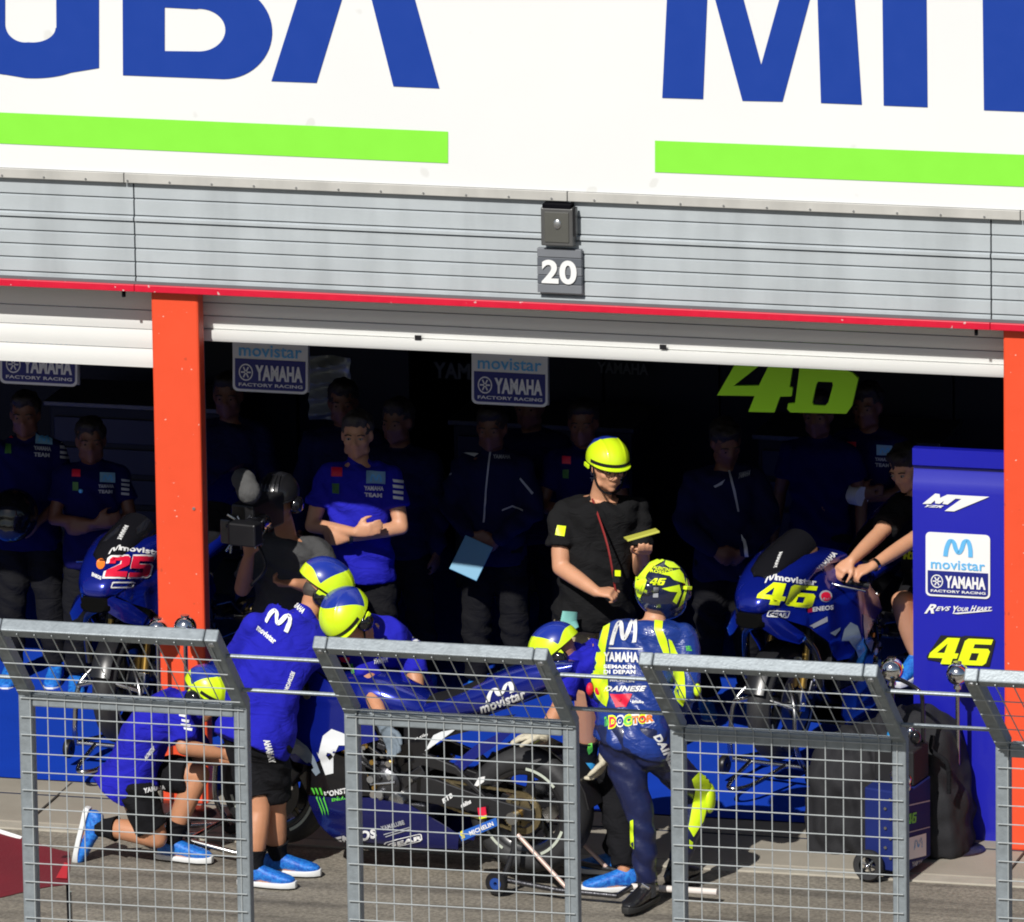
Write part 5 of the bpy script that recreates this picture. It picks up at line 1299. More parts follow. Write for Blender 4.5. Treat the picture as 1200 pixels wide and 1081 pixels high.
for q in ((655, 218), (655, 248)): printed('patch', poly(z5([q, (q[0]+26, q[1]), (q[0]+26, q[1]+22), (q[0], q[1]+22)])), sh_, dull_pr, hel, fine=4)
printed('visor', poly(z5([(812, 155), (836, 190), (830, 240), (815, 275), (800, 240), (805, 190)])), sh_, black_gl, hel, off=.004, fine=4)
# leather print
s5 = Surf(pr.top, pr.low)
D = lambda nm, pp, m, off=.005, fine=5: printed(nm, poly(z5(pp)), s5, m, pr.root, off=off, fine=fine)
D('flash', [(425, 365), (452, 358), (430, 410), (412, 500), (405, 560), (405, 640), (420, 700), (422, 800), (412, 848), (385, 830), (355, 790), (335, 740), (332, 640), (352, 600), (375, 500), (395, 430)], yel)
D('flash', [(675, 350), (732, 345), (706, 400), (704, 440), (728, 500), (742, 580), (712, 575), (690, 520), (662, 440), (662, 395)], yel)
D('flash', [(735, 490), (752, 500), (780, 560), (812, 600), (815, 640), (825, 700), (828, 800), (812, 845), (785, 815), (765, 760), (765, 690), (735, 590), (745, 560)], yel)
D('shoulder_guard', [(755, 370), (800, 360), (822, 385), (815, 410), (780, 400)], orange_pr)
D('rule', [(425, 537), (600, 541), (600, 547), (425, 543)], white_pr, fine=5)
for s, a, b, c, m in (('YAMAHA', (398, 612), (580, 614), (398, 560), white_pr), ('SEMAKIN', (398, 648), (562, 650), (398, 628), white_pr), ('DI DEPAN', (398, 676), (562, 676), (398, 655), white_pr),
                      ('MICHELIN', (430, 715), (556, 720), (430, 702), dull_pr), ('DAINESE', (398, 768), (605, 768), (412, 738), white_pr), ('bitubo', (545, 832), (606, 832), (547, 814), white_pr),
                      ('SHELL', (830, 555), (858, 555), (826, 528), green_pr)):
    printed('lettering', fit(TXT(s, .045), *[z5([q])[0] for q in (a, b, c)]), s5, m, pr.root, fine=5)
printed('logo', fit(mlogo(), *[z5([q])[0] for q in ((428, 525), (566, 512), (445, 395))]), s5, white_pr, pr.root, fine=5)
D('badge', [(428, 782), (545, 780), (515, 850), (460, 852)], red_pr)
printed('badge_mark', fit(DISC(), *[z5([q])[0] for q in ((468, 825), (492, 825), (468, 800))]), s5, mat('dark_red', (.3, .01, .01), .5), pr.root, off=.005)
for i, (ch, cc) in enumerate(zip('DOCTOR', (red_pr, hel_blue, green_pr, orange_pr, red_pr, orange_pr))):
    x0 = 424+i*39; pts = [(x0, 960-i*6), (x0+38, 956-i*6), (x0, 905-i*2)]
    gp = [(x0-5, 968-i*6), (x0+43, 962-i*6), (x0-5, 896-i*2)]
    printed('lettering', fit(TXT(ch, .14), *[z5([q])[0] for q in gp]), s5, white_pr if i % 2 else yel_n, pr.root, off=.003, fine=5)
    printed('lettering', fit(TXT(ch, .05), *[z5([q])[0] for q in pts]), s5, cc, pr.root, off=.0055, fine=5)
printed('lettering', fit(TXT('The', .05), *[z5([q])[0] for q in ((400, 955), (422, 950), (400, 905))]), s5, green_pr, pr.root, off=.004, fine=5)
z4 = lambda p: Z(600, 640, .408, p)
printed('lettering', fit(TXT('DAINESE', .05), *[z4([q])[0] for q in ((404, 548), (466, 660), (426, 540))]), s5, white_pr, pr.root, fine=4)
for pp in ([(515, 670), (545, 642), (580, 685), (584, 715), (560, 745), (548, 790), (520, 835), (507, 810), (520, 740), (525, 700)], [(508, 842), (518, 850), (516, 870), (508, 866)],
           [(398, 668), (420, 690), (428, 728), (408, 722)], [(341, 790), (349, 786), (352, 870), (342, 860)], [(425, 930), (450, 945), (452, 968), (428, 958)], [(500, 985), (522, 1000), (512, 1006), (500, 998)]):
    printed('flash', poly(z4(pp)), s5, yel, pr.root, fine=6)
for k, dp in (('l', (-.04, -.02, 0)), ('r', (.045, -.02, 0))):
    e = pr.W['el'+k]; q = MB(); q.ell(e+V(dp), (.020, .035, .045)); o = q.build('elbow_slider', black_pl, pr.root, smooth=True)
    MB().ell(e+V(dp)*1.1+V((0, -.02, .01)), (.018, .026, .032)).build('slider_cap', yel if k == 'r' else red_pr, o, smooth=True)
    MB().ell(e+V(dp)*.5+V((-.02 if k == 'r' else .02, -.030, .005)), (.02, .014, .028)).build('slider_mark', red_pr, o, smooth=True)
kn = pr.W['knr']; MB().ell(kn+V((.045, -.01, -.02)), (.028, .055, .075)).build('knee_slider', yel, pr.root, smooth=True)
for k in 'lr':
    an = pr.W['an'+k]; MB().box(an+V((.03 if k == 'r' else -.0, -.045, .0)), (.05, .02, .04), Matrix.Rotation(.5, 3, 'Y')).build('boot_clip', yel if k == 'r' else chrome, pr.root, bevel=.006)
MB().ell(pr.W['neck'].lerp(pr.W['mid'], .22)+V((0, -.10, .02)), (.075, .035, .10)).build('back_hump', leather, pr.root, smooth=True) if False else None

# ---- mechanic standing by the nose of the bike, seen from behind
YM = -1.35
pm = person('standing mechanic seen from behind, blue shirt with white wave logo, leaning over the motorcycle', dict(
    head=(378, 694, YM+.42), neck=(358, 722, YM+.30), pelvis=(299, 858, YM+.05), mid=(318, 785, YM+.10),
    shl=(298, 735, YM+.12), shr=(366, 748, YM+.42), ell=(275, 782, YM+.22), wrl=(297, 820, YM+.45), elr=(384, 800, YM+.50), wrr=(400, 842, YM+.62),
    knl=(304, 950, YM+.02), anl=('g', 298, 1016, .09), knr=(322, 945, YM+.14), anr=('g', 326, 1003, .09)),
    f=(.50, .80, -.25), hf=(.85, .30, -.62), hu=(.55, .2, .8), sleeve=.80, build=1.08, skinmat=skin2, feet={'l': ((1, -.05, 0), UP), 'r': ((1, .05, 0), UP)}, seed=9, fold=.011, voxel=.0085,
    hands={'l': ((.5, .5, -.5), (0, 0, -1), .5), 'r': ((.3, .3, -.9), (0, 1, 0), .5)})
hardhat(pm, cols=(yel, hel_blue), s=1.15); earmuffs(pm); strap(pm)
hg = MB(); hg.ell(pm.P_(0, -.045, -.01), (.066, .056, .06), pm.rot); fused(hg, 'hair', hair2, pm.root, .01, 2, wr=.006, wf=40)
st_ = Surf(pm.top, pm.low); zz = lambda p: Z(260, 640, .2405, p)
printed('logo', fit(mlogo(), *[zz([q])[0] for q in ((205, 372), (318, 428), (240, 290))]), st_, white_pr, pm.root, off=.011, fine=3)
printed('lettering', fit(TXT('movistar', .04), *[zz([q])[0] for q in ((165, 408), (255, 482), (178, 382))]), st_, white_pr, pm.root, fine=4)
printed('lettering', fit(TXT('YAMAHA', .05), *[zz([q])[0] for q in ((326, 272), (392, 332), (344, 254))]), st_, white_pr, pm.root, fine=4)
printed('lettering', fit(TXT('YAMAHA', .06), *[zz([q])[0] for q in ((232, 1058), (200, 948), (262, 1052))]), st_, white_pr, pm.root, fine=4)
printed('lettering', fit(TXT('MONSTER', .05), *[zz([q])[0] for q in ((302, 700), (338, 608), (322, 704))]), st_, white_pr, pm.root, fine=4)

# ---- mechanic bending over the tank from the far side
YB2 = -.62
pb2 = person('bending mechanic behind the motorcycle with grey gloves and yellow helmet facing down', dict(
    head=(410, 728, YB2-.42), neck=(428, 742, YB2-.24), pelvis=(468, 812, YB2+.25), mid=(452, 765, YB2+.06),
    shl=(424, 764, YB2-.20), shr=(482, 764, YB2-.06), ell=(436, 815, YB2-.42), wrl=(452, 854, YB2-.58), elr=(488, 808, YB2-.16), wrr=(468, 828, YB2-.42),
    knl=(455, 885, YB2+.12), anl=('g', 450, 960, .09), knr=(492, 885, YB2+.18), anr=('g', 495, 962, .09)),
    f=(-.30, -.80, -.55), hf=(-.30, -.72, -.75), hu=(-.45, -.55, .60), sleeve=.62, skinmat=skin2, gloves=glove_grey, low='trousers', seed=14,
    hands={'l': ((.45, -.15, -.85), (-.3, -1, 0), .35, -1), 'r': ((-.4, -.3, -.6), (0, 0, -1), .5)}, feet={'l': ((-.2, -1, 0), UP), 'r': ((.1, -1, 0), UP)})
hardhat(pb2, cols=(yel, hel_blue), s=1.13); earmuffs(pb2); strap(pb2)
s_ = Surf(pb2.top)
printed('badge', poly(zz([(725, 470), (790, 452), (800, 490), (740, 495)])), s_, white_pr, pb2.root, fine=5)
printed('badge_mark', fit(mlogo(), *[zz([q])[0] for q in ((748, 488), (785, 480), (745, 465))]), s_, sky_pr, pb2.root, off=.005, fine=4)
printed('lettering', fit(TXT('YAMAHA', .06), *[zz([q])[0] for q in ((735, 580), (808, 562), (738, 552))]), s_, white_pr, pb2.root, fine=4)
printed('badge', poly(zz([(572, 540), (625, 542), (622, 566), (585, 562)])), s_, red_pr, pb2.root, fine=5)
printed('badge', poly(zz([(612, 580), (640, 575), (650, 620), (625, 628)])), s_, green_pr, pb2.root, fine=5)
for k_i in range(4): printed('sleeve_mark', poly(zz([(918+k_i*4, 428+k_i*17), (948+k_i*5, 420+k_i*17), (952+k_i*5, 430+k_i*17), (922+k_i*4, 439+k_i*17)])), s_, white_pr, pb2.root, fine=4)

# ---- kneeling mechanic
YK = -1.05
pk = person('kneeling mechanic in blue shirt and black shorts holding the front stand', dict(
    head=(240, 815, YK+.05), neck=(220, 822, YK+.02), pelvis=(152, 912, YK), mid=(174, 855, YK),
    shl=(208, 838, YK-.17), shr=(218, 828, YK+.20), ell=(216, 876, YK-.24), wrl=(262, 884, YK-.14), elr=(230, 888, YK+.20), wrr=(268, 890, YK+.05),
    hpl=(154, 920, YK-.10), hpr=(162, 906, YK+.10), knl=(184, 982, YK-.10), anl=(116, 970, YK-.06), knr=(234, 908, YK+.04), anr=('g', 202, 986, .09)),
    f=(.75, .0, -.45), hf=(.82, -.28, -.52), hu=(.45, 0, .85), sleeve=.85, skinmat=skin2, seed=21, fold=.011,
    feet={'l': ((-.22, -.05, -.95), (1, 0, -.2)), 'r': ((1, -.12, 0), UP)}, hands={'l': ((1, .1, -.05), (0, 1, 0), .7), 'r': ((1, -.2, 0), (0, -1, 0), .7)}, voxel=.008)
hardhat(pk, cols=(yel, hel_blue)); earmuffs(pk)
s_ = Surf(pk.top, pk.low); z1f = lambda p: Z(0, 720, .25, p)
printed('lettering', fit(TXT('YAMAHA', .06), *[z1f([q])[0] for q in ((672, 838), (778, 818), (670, 818))]), s_, white_pr, pk.root, fine=4)
printed('lettering', fit(TXT('MONSTER', .05), *[z1f([q])[0] for q in ((680, 688), (724, 635), (678, 662))]), s_, white_pr, pk.root, fine=4)
for q in ((838, 468, 30), (850, 492, 34), (848, 512, 44), (860, 530, 40)): printed('sleeve_mark', poly(z1f([(q[0], q[1]), (q[0]+q[2], q[1]+6), (q[0]+q[2]-2, q[1]+18), (q[0]+2, q[1]+10)])), s_, white_pr, pk.root, fine=4)

# ---- mechanic bent double behind the rear wheel
YD = -1.0
pd_ = person('mechanic bent double behind the rear wheel in cream gloves, half hidden by the rider', dict(
    head=(655, 768, YD+.02), neck=(672, 766, YD+.10), pelvis=(736, 838, YD+.16), mid=(705, 785, YD+.14),
    shl=(672, 784, YD-.04), shr=(690, 776, YD+.30), ell=(655, 830, YD-.16), wrl=(636, 862, YD-.28), elr=(712, 845, YD+.02), wrr=(710, 888, YD-.12),
    hpl=(728, 846, YD+.10), hpr=(742, 842, YD+.26), knl=(718, 930, YD+.05), anl=('g', 732, 1022, .09), knr=(728, 925, YD+.06), anr=('g', 722, 1002, .09)),
    f=(-.55, -.25, -.85), hf=(-.80, -.20, -.70), hu=(-.6, 0, .75), sleeve=.70, skinmat=skin2, gloves=glove_cream, low='trousers', seed=31,
    hands={'l': ((-1, -.1, -.10), (0, 0, -1), .18), 'r': ((-.45, -.1, -1), (-1, 0, 0), .4)}, feet={'l': ((-.9, -.35, 0), UP), 'r': ((-1, -.1, 0), UP)})
hardhat(pd_, cols=(yel, hel_blue), s=1.08); earmuffs(pd_); watch(pd_, 'l')
s_ = Surf(pd_.top)
for k_i in range(4): printed('sleeve_mark', poly(z5([(152+k_i*5, 590+k_i*24), (176+k_i*4, 594+k_i*24), (180+k_i*4, 608+k_i*24), (158+k_i*4, 604+k_i*24)])), s_, white_pr, pd_.root, fine=4)
# ------------------------------------------------------------------ SIGNS, BOARDS, STANCHIONS, TROLLEY AND THE PEOPLE AT THE BACK
class Sub:
    def __init__(s, x0, y0, x1, y1, sl=.048, lean=-.0):
        s.o = (x0, y1); s.x = (x1-x0, (x1-x0)*sl); s.y = (lean, y0-y1)
    def pt(s, u, v): return (s.o[0]+s.x[0]*u+s.y[0]*v, s.o[1]+s.x[1]*u+s.y[1]*v)
    def q(s, u0, v0, u1, v1): return s.pt(u0, v0), s.pt(u1, v0), s.pt(u0, v1)
def sign_print(sub, Yp, root, full=True, white=white_pr, M_=sky_pr, blue=None, off=.0):
    pl_ = Plane(Yp)
    blue = blue or mat('sign_blue', (.012, .018, .20), .4, var=.03)
    asp = abs(sub.x[0]/sub.y[1])
    rr_ = curve2d(polys=[RRECT(.07, asp)[0]])
    printed('face', fit(rr_, *sub.q(0, 0, 1, 1), norm=False), pl_, white, root)
    # lower blue field with rounded bottom corners
    pts = [(1, 1)]+[(0, 1)]+[(x, y*2.2) for x, y in RRECT(.06, 1)[0][10:20]]
    printed('blue_field', fit(curve2d(polys=[pts]), *sub.q(.03, .03, .97, .40)), Plane(Yp-.002), blue, root)
    p3_ = Plane(Yp-.004)
    if full: printed('logo', fit(mlogo(), *sub.q(.27, .63, .73, .92)), p3_, M_, root)
    printed('lettering', fit(TXT('movistar', .015), *sub.q(.08, .43, .92, .575)), p3_, M_, root)
    printed('lettering', fit(TXT('YAMAHA', .05), *sub.q(.30, .14, .93, .33)), p3_, white, root)
    printed('emblem', fit(ringlogo(), *sub.q(.08, .13, .27, .34)), p3_, white, root)
    printed('lettering', fit(TXT('FACTORY RACING', .03), *sub.q(.08, .065, .93, .105)), p3_, white, root)
def hanging(x0, y0, x1, y1, Yd, label):
    sb_ = Sub(x0, y0, x1, y1, .050)
    a = P(*sb_.pt(0, 0), Yd); b = P(*sb_.pt(1, 1), Yd)
    t = thing('hanging_sign', label, 'sign', ((a.x+b.x)/2, Yd, a.z), group='team signs hanging inside the garages')
    MB().bb((a.x, Yd+.001, a.z+.008), (b.x, Yd+.02, b.z-.02)).build('board', mat('board_edge', (.3, .3, .32), .5), t, bevel=.004)
    sign_print(sb_, Yd-.002, t)
    for q in (.15, .85): MB().tube([(a.x+(b.x-a.x)*q, Yd+.01, b.z-.02), (a.x+(b.x-a.x)*q, Yd+.01, 3.2)], .003, 6).build('wire', dsteel, t)
hanging(0, 352, 91, 449, 1.55, 'team sign hanging in the left garage, only its lower edge below the shutter')
hanging(273, 362, 361, 458, 1.55, 'team sign hanging above the cameraman beside the left pillar')
hanging(553, 377, 642, 473, 1.55, 'team sign hanging in the middle of garage twenty over the man with clipboard')
# big green 46 sign
t = thing('number_sign', 'large green number 46 hanging in the garage above the number 46 motorcycle', 'number sign', P(925, 485, .60))
zn = lambda p: Z(780, 400, .37, p)
for k_, (nm, sh2) in enumerate((('numeral_4', zn([(163, 172), (262, 0), (420, -40), (392, 145), (402, 148), (398, 175), (362, 176), (344, 226), (262, 224), (282, 174)])), ('numeral_6', zn([(440, -40), (640, -40), (625, 20), (520, 18), (510, 65), (590, 100), (610, 118), (590, 205), (572, 230), (395, 226), (385, 215), (388, 198), (410, 196)])))):
    holes = ([zn([(215, 142), (295, 141), (345, 40)])] if k_ == 0 else [zn([(482, 128), (528, 130), (530, 140), (515, 195), (505, 205), (468, 203), (464, 195), (476, 140)])])
    vs, fs = curve2d(polys=[sh2]+holes)
    a_ = [P(x, y, .60) for x, y in vs]; k = len(a_)
    cnt = set()
    for f in fs:
        for i in range(len(f)): cnt.add((f[i], f[(i+1) % len(f)]))
    ff = list(fs)+[tuple(reversed([i+k for i in f])) for f in fs]+[(b, a, a+k, b+k) for a, b in cnt if (b, a) not in cnt]
    MB().add(a_+[p+V((0, .02, 0)) for p in a_], ff).build('numeral', mat('number_green', (.42, .90, .012), .45, var=.03), t)
for x in (868, 975): q = P(x, 400, .61); MB().tube([q, V((q.x, q.y, 3.2))], .003, 6).build('wire', dsteel, t)

# ---- blue board beside the right pillar
YBd = .13
bt = thing('number_board', 'tall blue board with white logos and yellow 46 beside the right pillar', 'board', P(1124, 985, YBd))
xa, xb = xat(1070, 700, YBd), xQ0-.004
zt_ = zat(1124, 528, YBd)
pf = [(0, 0), (0, .38), (.012, .40), (.018, .42), (0, .46), (0, zt_-.20), (.006, zt_-.17), (.022, zt_-.125), (.026, zt_-.105), (.0, zt_-.085), (0, zt_)]
zk = zat(1124, 865, YBd)
pf = [(0, 0), (0, zt_-.22), (.010, zt_-.17), (.028, zt_-.12), (.030, zt_-.10), (.0, zt_-.085), (0, zt_)]
ring_ = lambda x: [V((x, YBd+y, z)) for y, z in pf]+[V((x, YBd+.05, zt_)), V((x, YBd+.05, 0))]
MB().loft([ring_(xa), ring_(xb)]).build('board', mat('board_blue', (.010, .012, .36), .32, var=.05, vs=2, coat=.3), bt, smooth=R(30))
MB().bb((xa-.004, YBd+.02, 0), (xa+.0, YBd+.06, zt_)).build('edge_trim', alu, bt) if False else None
sign_print(Sub(1085, 623, 1160.5, 698, .055, 0), YBd-.003, bt)
pl_ = Plane(YBd-.003); z8 = lambda p: Z(1060, 520, .259, p)
printed('lettering', curve2d(polys=[z8([(82, 272), (140, 225), (160, 228), (162, 245), (195, 230), (385, 240), (225, 306), (182, 304), (258, 250), (232, 248), (196, 275), (172, 272), (180, 258), (160, 272), (140, 270), (138, 256), (120, 272)])]), pl_, white_pr, bt)
printed('lettering', fit(place2d(TXT('YZR', .05), shear=.3), *[z8([q])[0] for q in ((88, 286), (168, 290), (100, 276))]), pl_, white_pr, bt)
for s, a, b, c, bo in (('R', (90, 768), (135, 768), (105, 726), .03), ('EVS', (140, 756), (205, 756), (146, 736), .03), ('Y', (215, 768), (240, 768), (222, 734), .03), ('OUR', (238, 758), (288, 758), (242, 740), .03), ('H', (298, 758), (322, 758), (304, 732), .03), ('EART', (326, 757), (392, 757), (330, 738), .03)):
    printed('lettering', fit(place2d(TXT(s, bo), shear=.25), *[z8([q])[0] for q in (a, b, c)]), pl_, white_pr, bt)
printed('rule', curve2d(polys=[z8([(215, 768), (240, 764), (400, 752), (392, 757), (240, 771)])]), pl_, white_pr, bt)
q3 = [z8([q])[0] for q in ((97, 998), (372, 1012), (97, 862))]
def grow(poly3, g): (x0, y0), (x1, y1), (x2, y2) = poly3; return (x0-g, y0+g), (x1+g, y1+g), (x2-g, y2-g)
printed('outline', fit(curve2d(polys=[z8([(100, 965), (170, 868), (262, 872), (400, 880), (410, 895), (385, 1008), (170, 1000), (168, 985), (100, 978)])])[0:2], (0, 1), (1, 1), (0, 0), norm=False) if False else curve2d(polys=[z8([(100, 962), (165, 866), (262, 872), (275, 868), (400, 876), (412, 890), (385, 1008), (172, 1000), (168, 988), (104, 976)])]), Plane(YBd-.003), black_pr, bt)
printed('number_46', fit(num46(.30), *[z8([q])[0] for q in ((108, 994), (400, 1006), (110, 874))]), Plane(YBd-.006), yel_n, bt)

# ---- chrome ball stanchions
def stanchion(px_, py_, Yd, label, r=.058):
    c = P(px_, py_, Yd); t = thing('stanchion', label, 'stanchion', (c.x, Yd, 0), group='chrome ball stanchions')
    MB().ell(c, r, n=36, m=24).build('ball', chrome, t, smooth=True)
    MB().cyl((c.x, Yd, .02), (c.x, Yd, c.z-r*.9), .011, n=14).build('post', steel, t, smooth=True)
    MB().lathe([(.002, .032), (.03, .030), (.04, .018), (.13, .010), (.14, .002), (.002, .001)], (c.x, Yd, .001), UP, 32).build('base', dsteel, t, smooth=R(50))
    MB().lathe([(.012, 0), (.022, .004), (.022, .02), (.012, .026)], (c.x, Yd, c.z-r-.022), UP, 16).build('collar', chrome, t, smooth=True)
    MB().cyl((c.x, Yd, c.z+r*.95), (c.x, Yd, c.z+r*1.08), .022, n=14).build('top_cap', steel, t, smooth=True)
stanchion(185, 738, -.13, 'chrome ball stanchion left of two at the foot of the left pillar')
stanchion(217, 735, -.19, 'chrome ball stanchion right of two, overlapping the left pillar')
stanchion(1045, 785, -.30, 'chrome ball stanchion behind the fence, nearer the seated man', .060)
stanchion(1122, 790, -.04, 'chrome ball stanchion in front of the blue number board')

# ---- covered equipment and trolley
cv = MB(); base = G(1090, 992); bx, by = base.x-.10, base.y
for dx, w_, h_ in ((-.30, .22, .60), (0, .30, .72), (.08, .24, .50)):
    cv.loft([oring(V((bx+dx, by, z)), UP, V((1, 0, 0)), w_*k, .26*k, 22, sq=3) for z, k in ((.0, 1.0), (.25*h_, 1.0), (.6*h_, .93), (.85*h_, .72), (.97*h_, .38), (h_, .1))])
ct = thing('covered_equipment', 'equipment under a dark grey fabric cover beside the blue board', 'covered equipment', (bx, by, 0))
cover = fused(cv, 'cover', mat('cover_grey', (.009, .009, .012), .8, var=.15, bump=.3, bs=150), ct, .014, 4, .5, wr=.03, wf=5, fold=.014, fdir=(1, .2, .25))
MB().tube(cat_rom([P(1093, 862, by-.24), P(1092, 880, by-.27), P(1110, 895, by-.29), P(1112, 930, by-.29)], 6), .012, 10).build('strap', black_fab, ct, smooth=True)
A_, B_, D_ = G(1062, 1036), G(1003, 1026), G(1091, 1014)
ux = (B_-A_); uy = (D_-A_)
tr = thing('trolley', 'black wheeled equipment trolley with green 46 on its navy side panel', 'trolley', A_+ux*.5+uy*.5)
def prism(a0, a1, b0, b1, z0, z1): return MB().add([A_+ux*a+uy*b+V((0, 0, z)) for z in (z0, z1) for a, b in ((a0, b0), (a1, b0), (a1, b1), (a0, b1))], [(0, 1, 2, 3), (4, 7, 6, 5), (0, 4, 5, 1), (1, 5, 6, 2), (2, 6, 7, 3), (3, 7, 4, 0)])
prism(.0, .82, .0, 1, .05, .46).build('cabinet', mat('trolley_navy', (.010, .020, .13), .7, spec=.2), tr, bevel=.008)
prism(.02, .80, .35, .98, .463, .64).build('upper_case', mat('case_black', (.008, .008, .010), .75), tr, bevel=.01)
for k_, (a, b, z, r_) in enumerate(((.15, .3, .50, .03), (.35, .25, .52, .022), (.1, .6, .69, .028), (.5, .5, .69, .03), (.3, .8, .69, .02), (.05, .15, .48, .02))):
    MB().ell(A_+ux*a+uy*b+V((0, 0, z)), (r_, r_, r_*1.3), n=14, m=10).build('fitting', [chrome, steel, black_gl, mat('fit_blue', (.02, .25, .6), .3)][k_ % 4], tr, smooth=True)
for q in range(7):
    c = A_+ux*(.3+.1*(q % 2))+uy*-.01+V((0, 0, .12+.05*q)); MB().cyl(c, c-uy.normalized()*.006, .008, n=8).build('bolt', steel, tr)
s_t = Surf(find(tr, 'cabinet')[0]); z3b = lambda p: Z(940, 760, .2775, p)
for m_i, (nm, pp, m) in enumerate((('patch', [(448, 800), (520, 780), (520, 875), (448, 892)], white_pr), ('rule', [(448, 660), (536, 640), (536, 646), (448, 666)], dull_pr), ('rule', [(446, 775), (536, 752), (536, 756), (446, 780)], dull_pr))):
    printed(nm, poly(z3b(pp)), s_t, m, tr, fine=5)
printed('number_46', fit(num46(.2), *[z3b([q])[0] for q in ((440, 744), (480, 735), (440, 700))]), s_t, green_pr, tr, fine=4)
printed('logo', fit(mlogo(), *[z3b([q])[0] for q in ((468, 852), (505, 843), (468, 805))]), s_t, sky_pr, tr, off=.005, fine=4)
printed('lettering', fit(TXT('YAMAHA', .05), *[z3b([q])[0] for q in ((460, 922), (515, 908), (460, 902))]), s_t, dull_pr, tr, fine=4)
wc = G(1018, 1032)+V((0, 0, .078)); n_ = -uy.normalized()
wh = MB().lathe([(.045, -.02), (.07, -.022), (.078, -.012), (.078, .012), (.07, .022), (.045, .02), (.045, -.02)], wc, n_, 28).build('wheel', tyre, tr, smooth=R(50))
for k_ in range(6):
    a = math.pi*k_/3; e1 = n_.orthogonal().normalized(); e2 = n_.cross(e1); MB().tube([wc, wc+(e1*math.cos(a)+e2*math.sin(a))*.05], .008, 6).build('spoke', steel if k_ % 2 else black_pl, wh)
MB().ell(wc+n_*.02, .014).build('hub', chrome, wh, smooth=True)
h0 = A_+ux*.7+uy*.9; h1 = A_+ux*.1+uy*.9
MB().tube(cat_rom([h0+V((0, 0, .5)), h0+V((0, 0, .88)), h0.lerp(h1, .15)+V((0, 0, .94)), h0.lerp(h1, .85)+V((0, 0, .90)), h1+V((0, 0, .82)), h1+V((0, 0, .5))], 6), .011, 10).build('handle', black_gl, tr, smooth=True)

# ---- maroon cloth canopy at the lower left
cn = thing('canopy', 'maroon cloth canopy corner on a thin pole at the lower left of the picture', 'canopy', (P(80, 1040, -6.9).x, -6.9, 0))
nx, ny = 24, 10; vs = []; fs = []
TLc, TRc, BRc, BLc = P(-70, 955, -6.3), P(82, 998, -6.6), P(80, 1036, -6.95), P(-70, 1064, -7.0)
for j in range(ny+1):
    for i in range(nx+1):
        u, v = i/nx, j/ny; p = TLc.lerp(TRc, u).lerp(BLc.lerp(BRc, u), v)+V((0, -.02*math.sin(u*9+v*4), .018*math.sin(v*3.14)*math.sin(u*7))); vs.append(p)
for j in range(ny):
    for i in range(nx): a = j*(nx+1)+i; fs.append((a, a+1, a+nx+2, a+nx+1))
k = len(vs); vs2 = [p+V((0, .004, -.004)) for p in vs]
MB().add(vs+vs2, fs+[tuple(reversed([i+k for i in f])) for f in fs]).build('cloth', maroon, cn, smooth=True)
MB().tube([TLc+V((0, 0, .01)), P(26, 985, -6.48)+V((0, 0, .006))], .012, 8).build('piping', white_pr, cn, smooth=True)
MB().tube([P(79, 1030, -6.9), V((P(79, 1030, -6.9).x+.02, -6.9, 0))], .008, 8).build('pole', mat_black, cn, smooth=True)
MB().tube([P(82, 1045, -6.85), V((P(84, 1045, -6.85).x, -6.85, 0))], .009, 8).build('pole', steel, cn, smooth=True)
printed('fold_patch', curve2d(polys=[[(66, 1030), (76, 1012), (80, 1013), (79, 1031)]]), Surf(find(cn, 'cloth')[-1]), mat('red_cloth', (.45, .01, .02), .6), cn)

# ------------------------------------------------------------------ people further inside the garages
def polo_print(p, cx, cy, s=1.0, side=1, dim=False):
    s_ = Surf(p.top); r = p.root
    w1 = dull_pr if dim else white_pr  # white lettering greyed on dim people, shade put into its colour
    q = lambda x, y: (cx+x*s, cy+y*s+x*s*.05)
    printed('badge', curve2d(polys=[[q(6, -8), q(28, -8), q(28, 6), q(6, 6)]]), s_, mat('pale_blue', (.22, .42, .6), .5), r)
    printed('badge_mark', fit(mlogo(), q(10, 4), q(24, 4), q(10, -5)), s_, sky_pr, r, off=.006)
    printed('lettering', fit(TXT('YAMAHA', .05), q(4, 14), q(26, 14), q(4, 9)), s_, w1, r, fine=5)
    printed('lettering', fit(TXT('TEAM', .05), q(4, 22), q(24, 22), q(4, 17)), s_, w1, r, fine=5)
    printed('badge', curve2d(polys=[[q(-34, -10), q(-22, -10), q(-22, 0), q(-34, 0)]]), s_, red_pr, r)
    printed('badge', curve2d(polys=[[q(-33, 8), q(-25, 8), q(-25, 20), q(-33, 20)]]), s_, mat('dim_green', (.05, .16, .03), .5), r)
    for i in range(4): printed('sleeve_mark', curve2d(polys=[[q(37+i*.3, 0+i*6.5), q(49, 1+i*6.5), q(49, 4.5+i*6.5), q(38, 3.5+i*6.5)]]), s_, w1, r, fine=4)
def head_of(px_, py_, Yd): return (px_, py_, Yd)
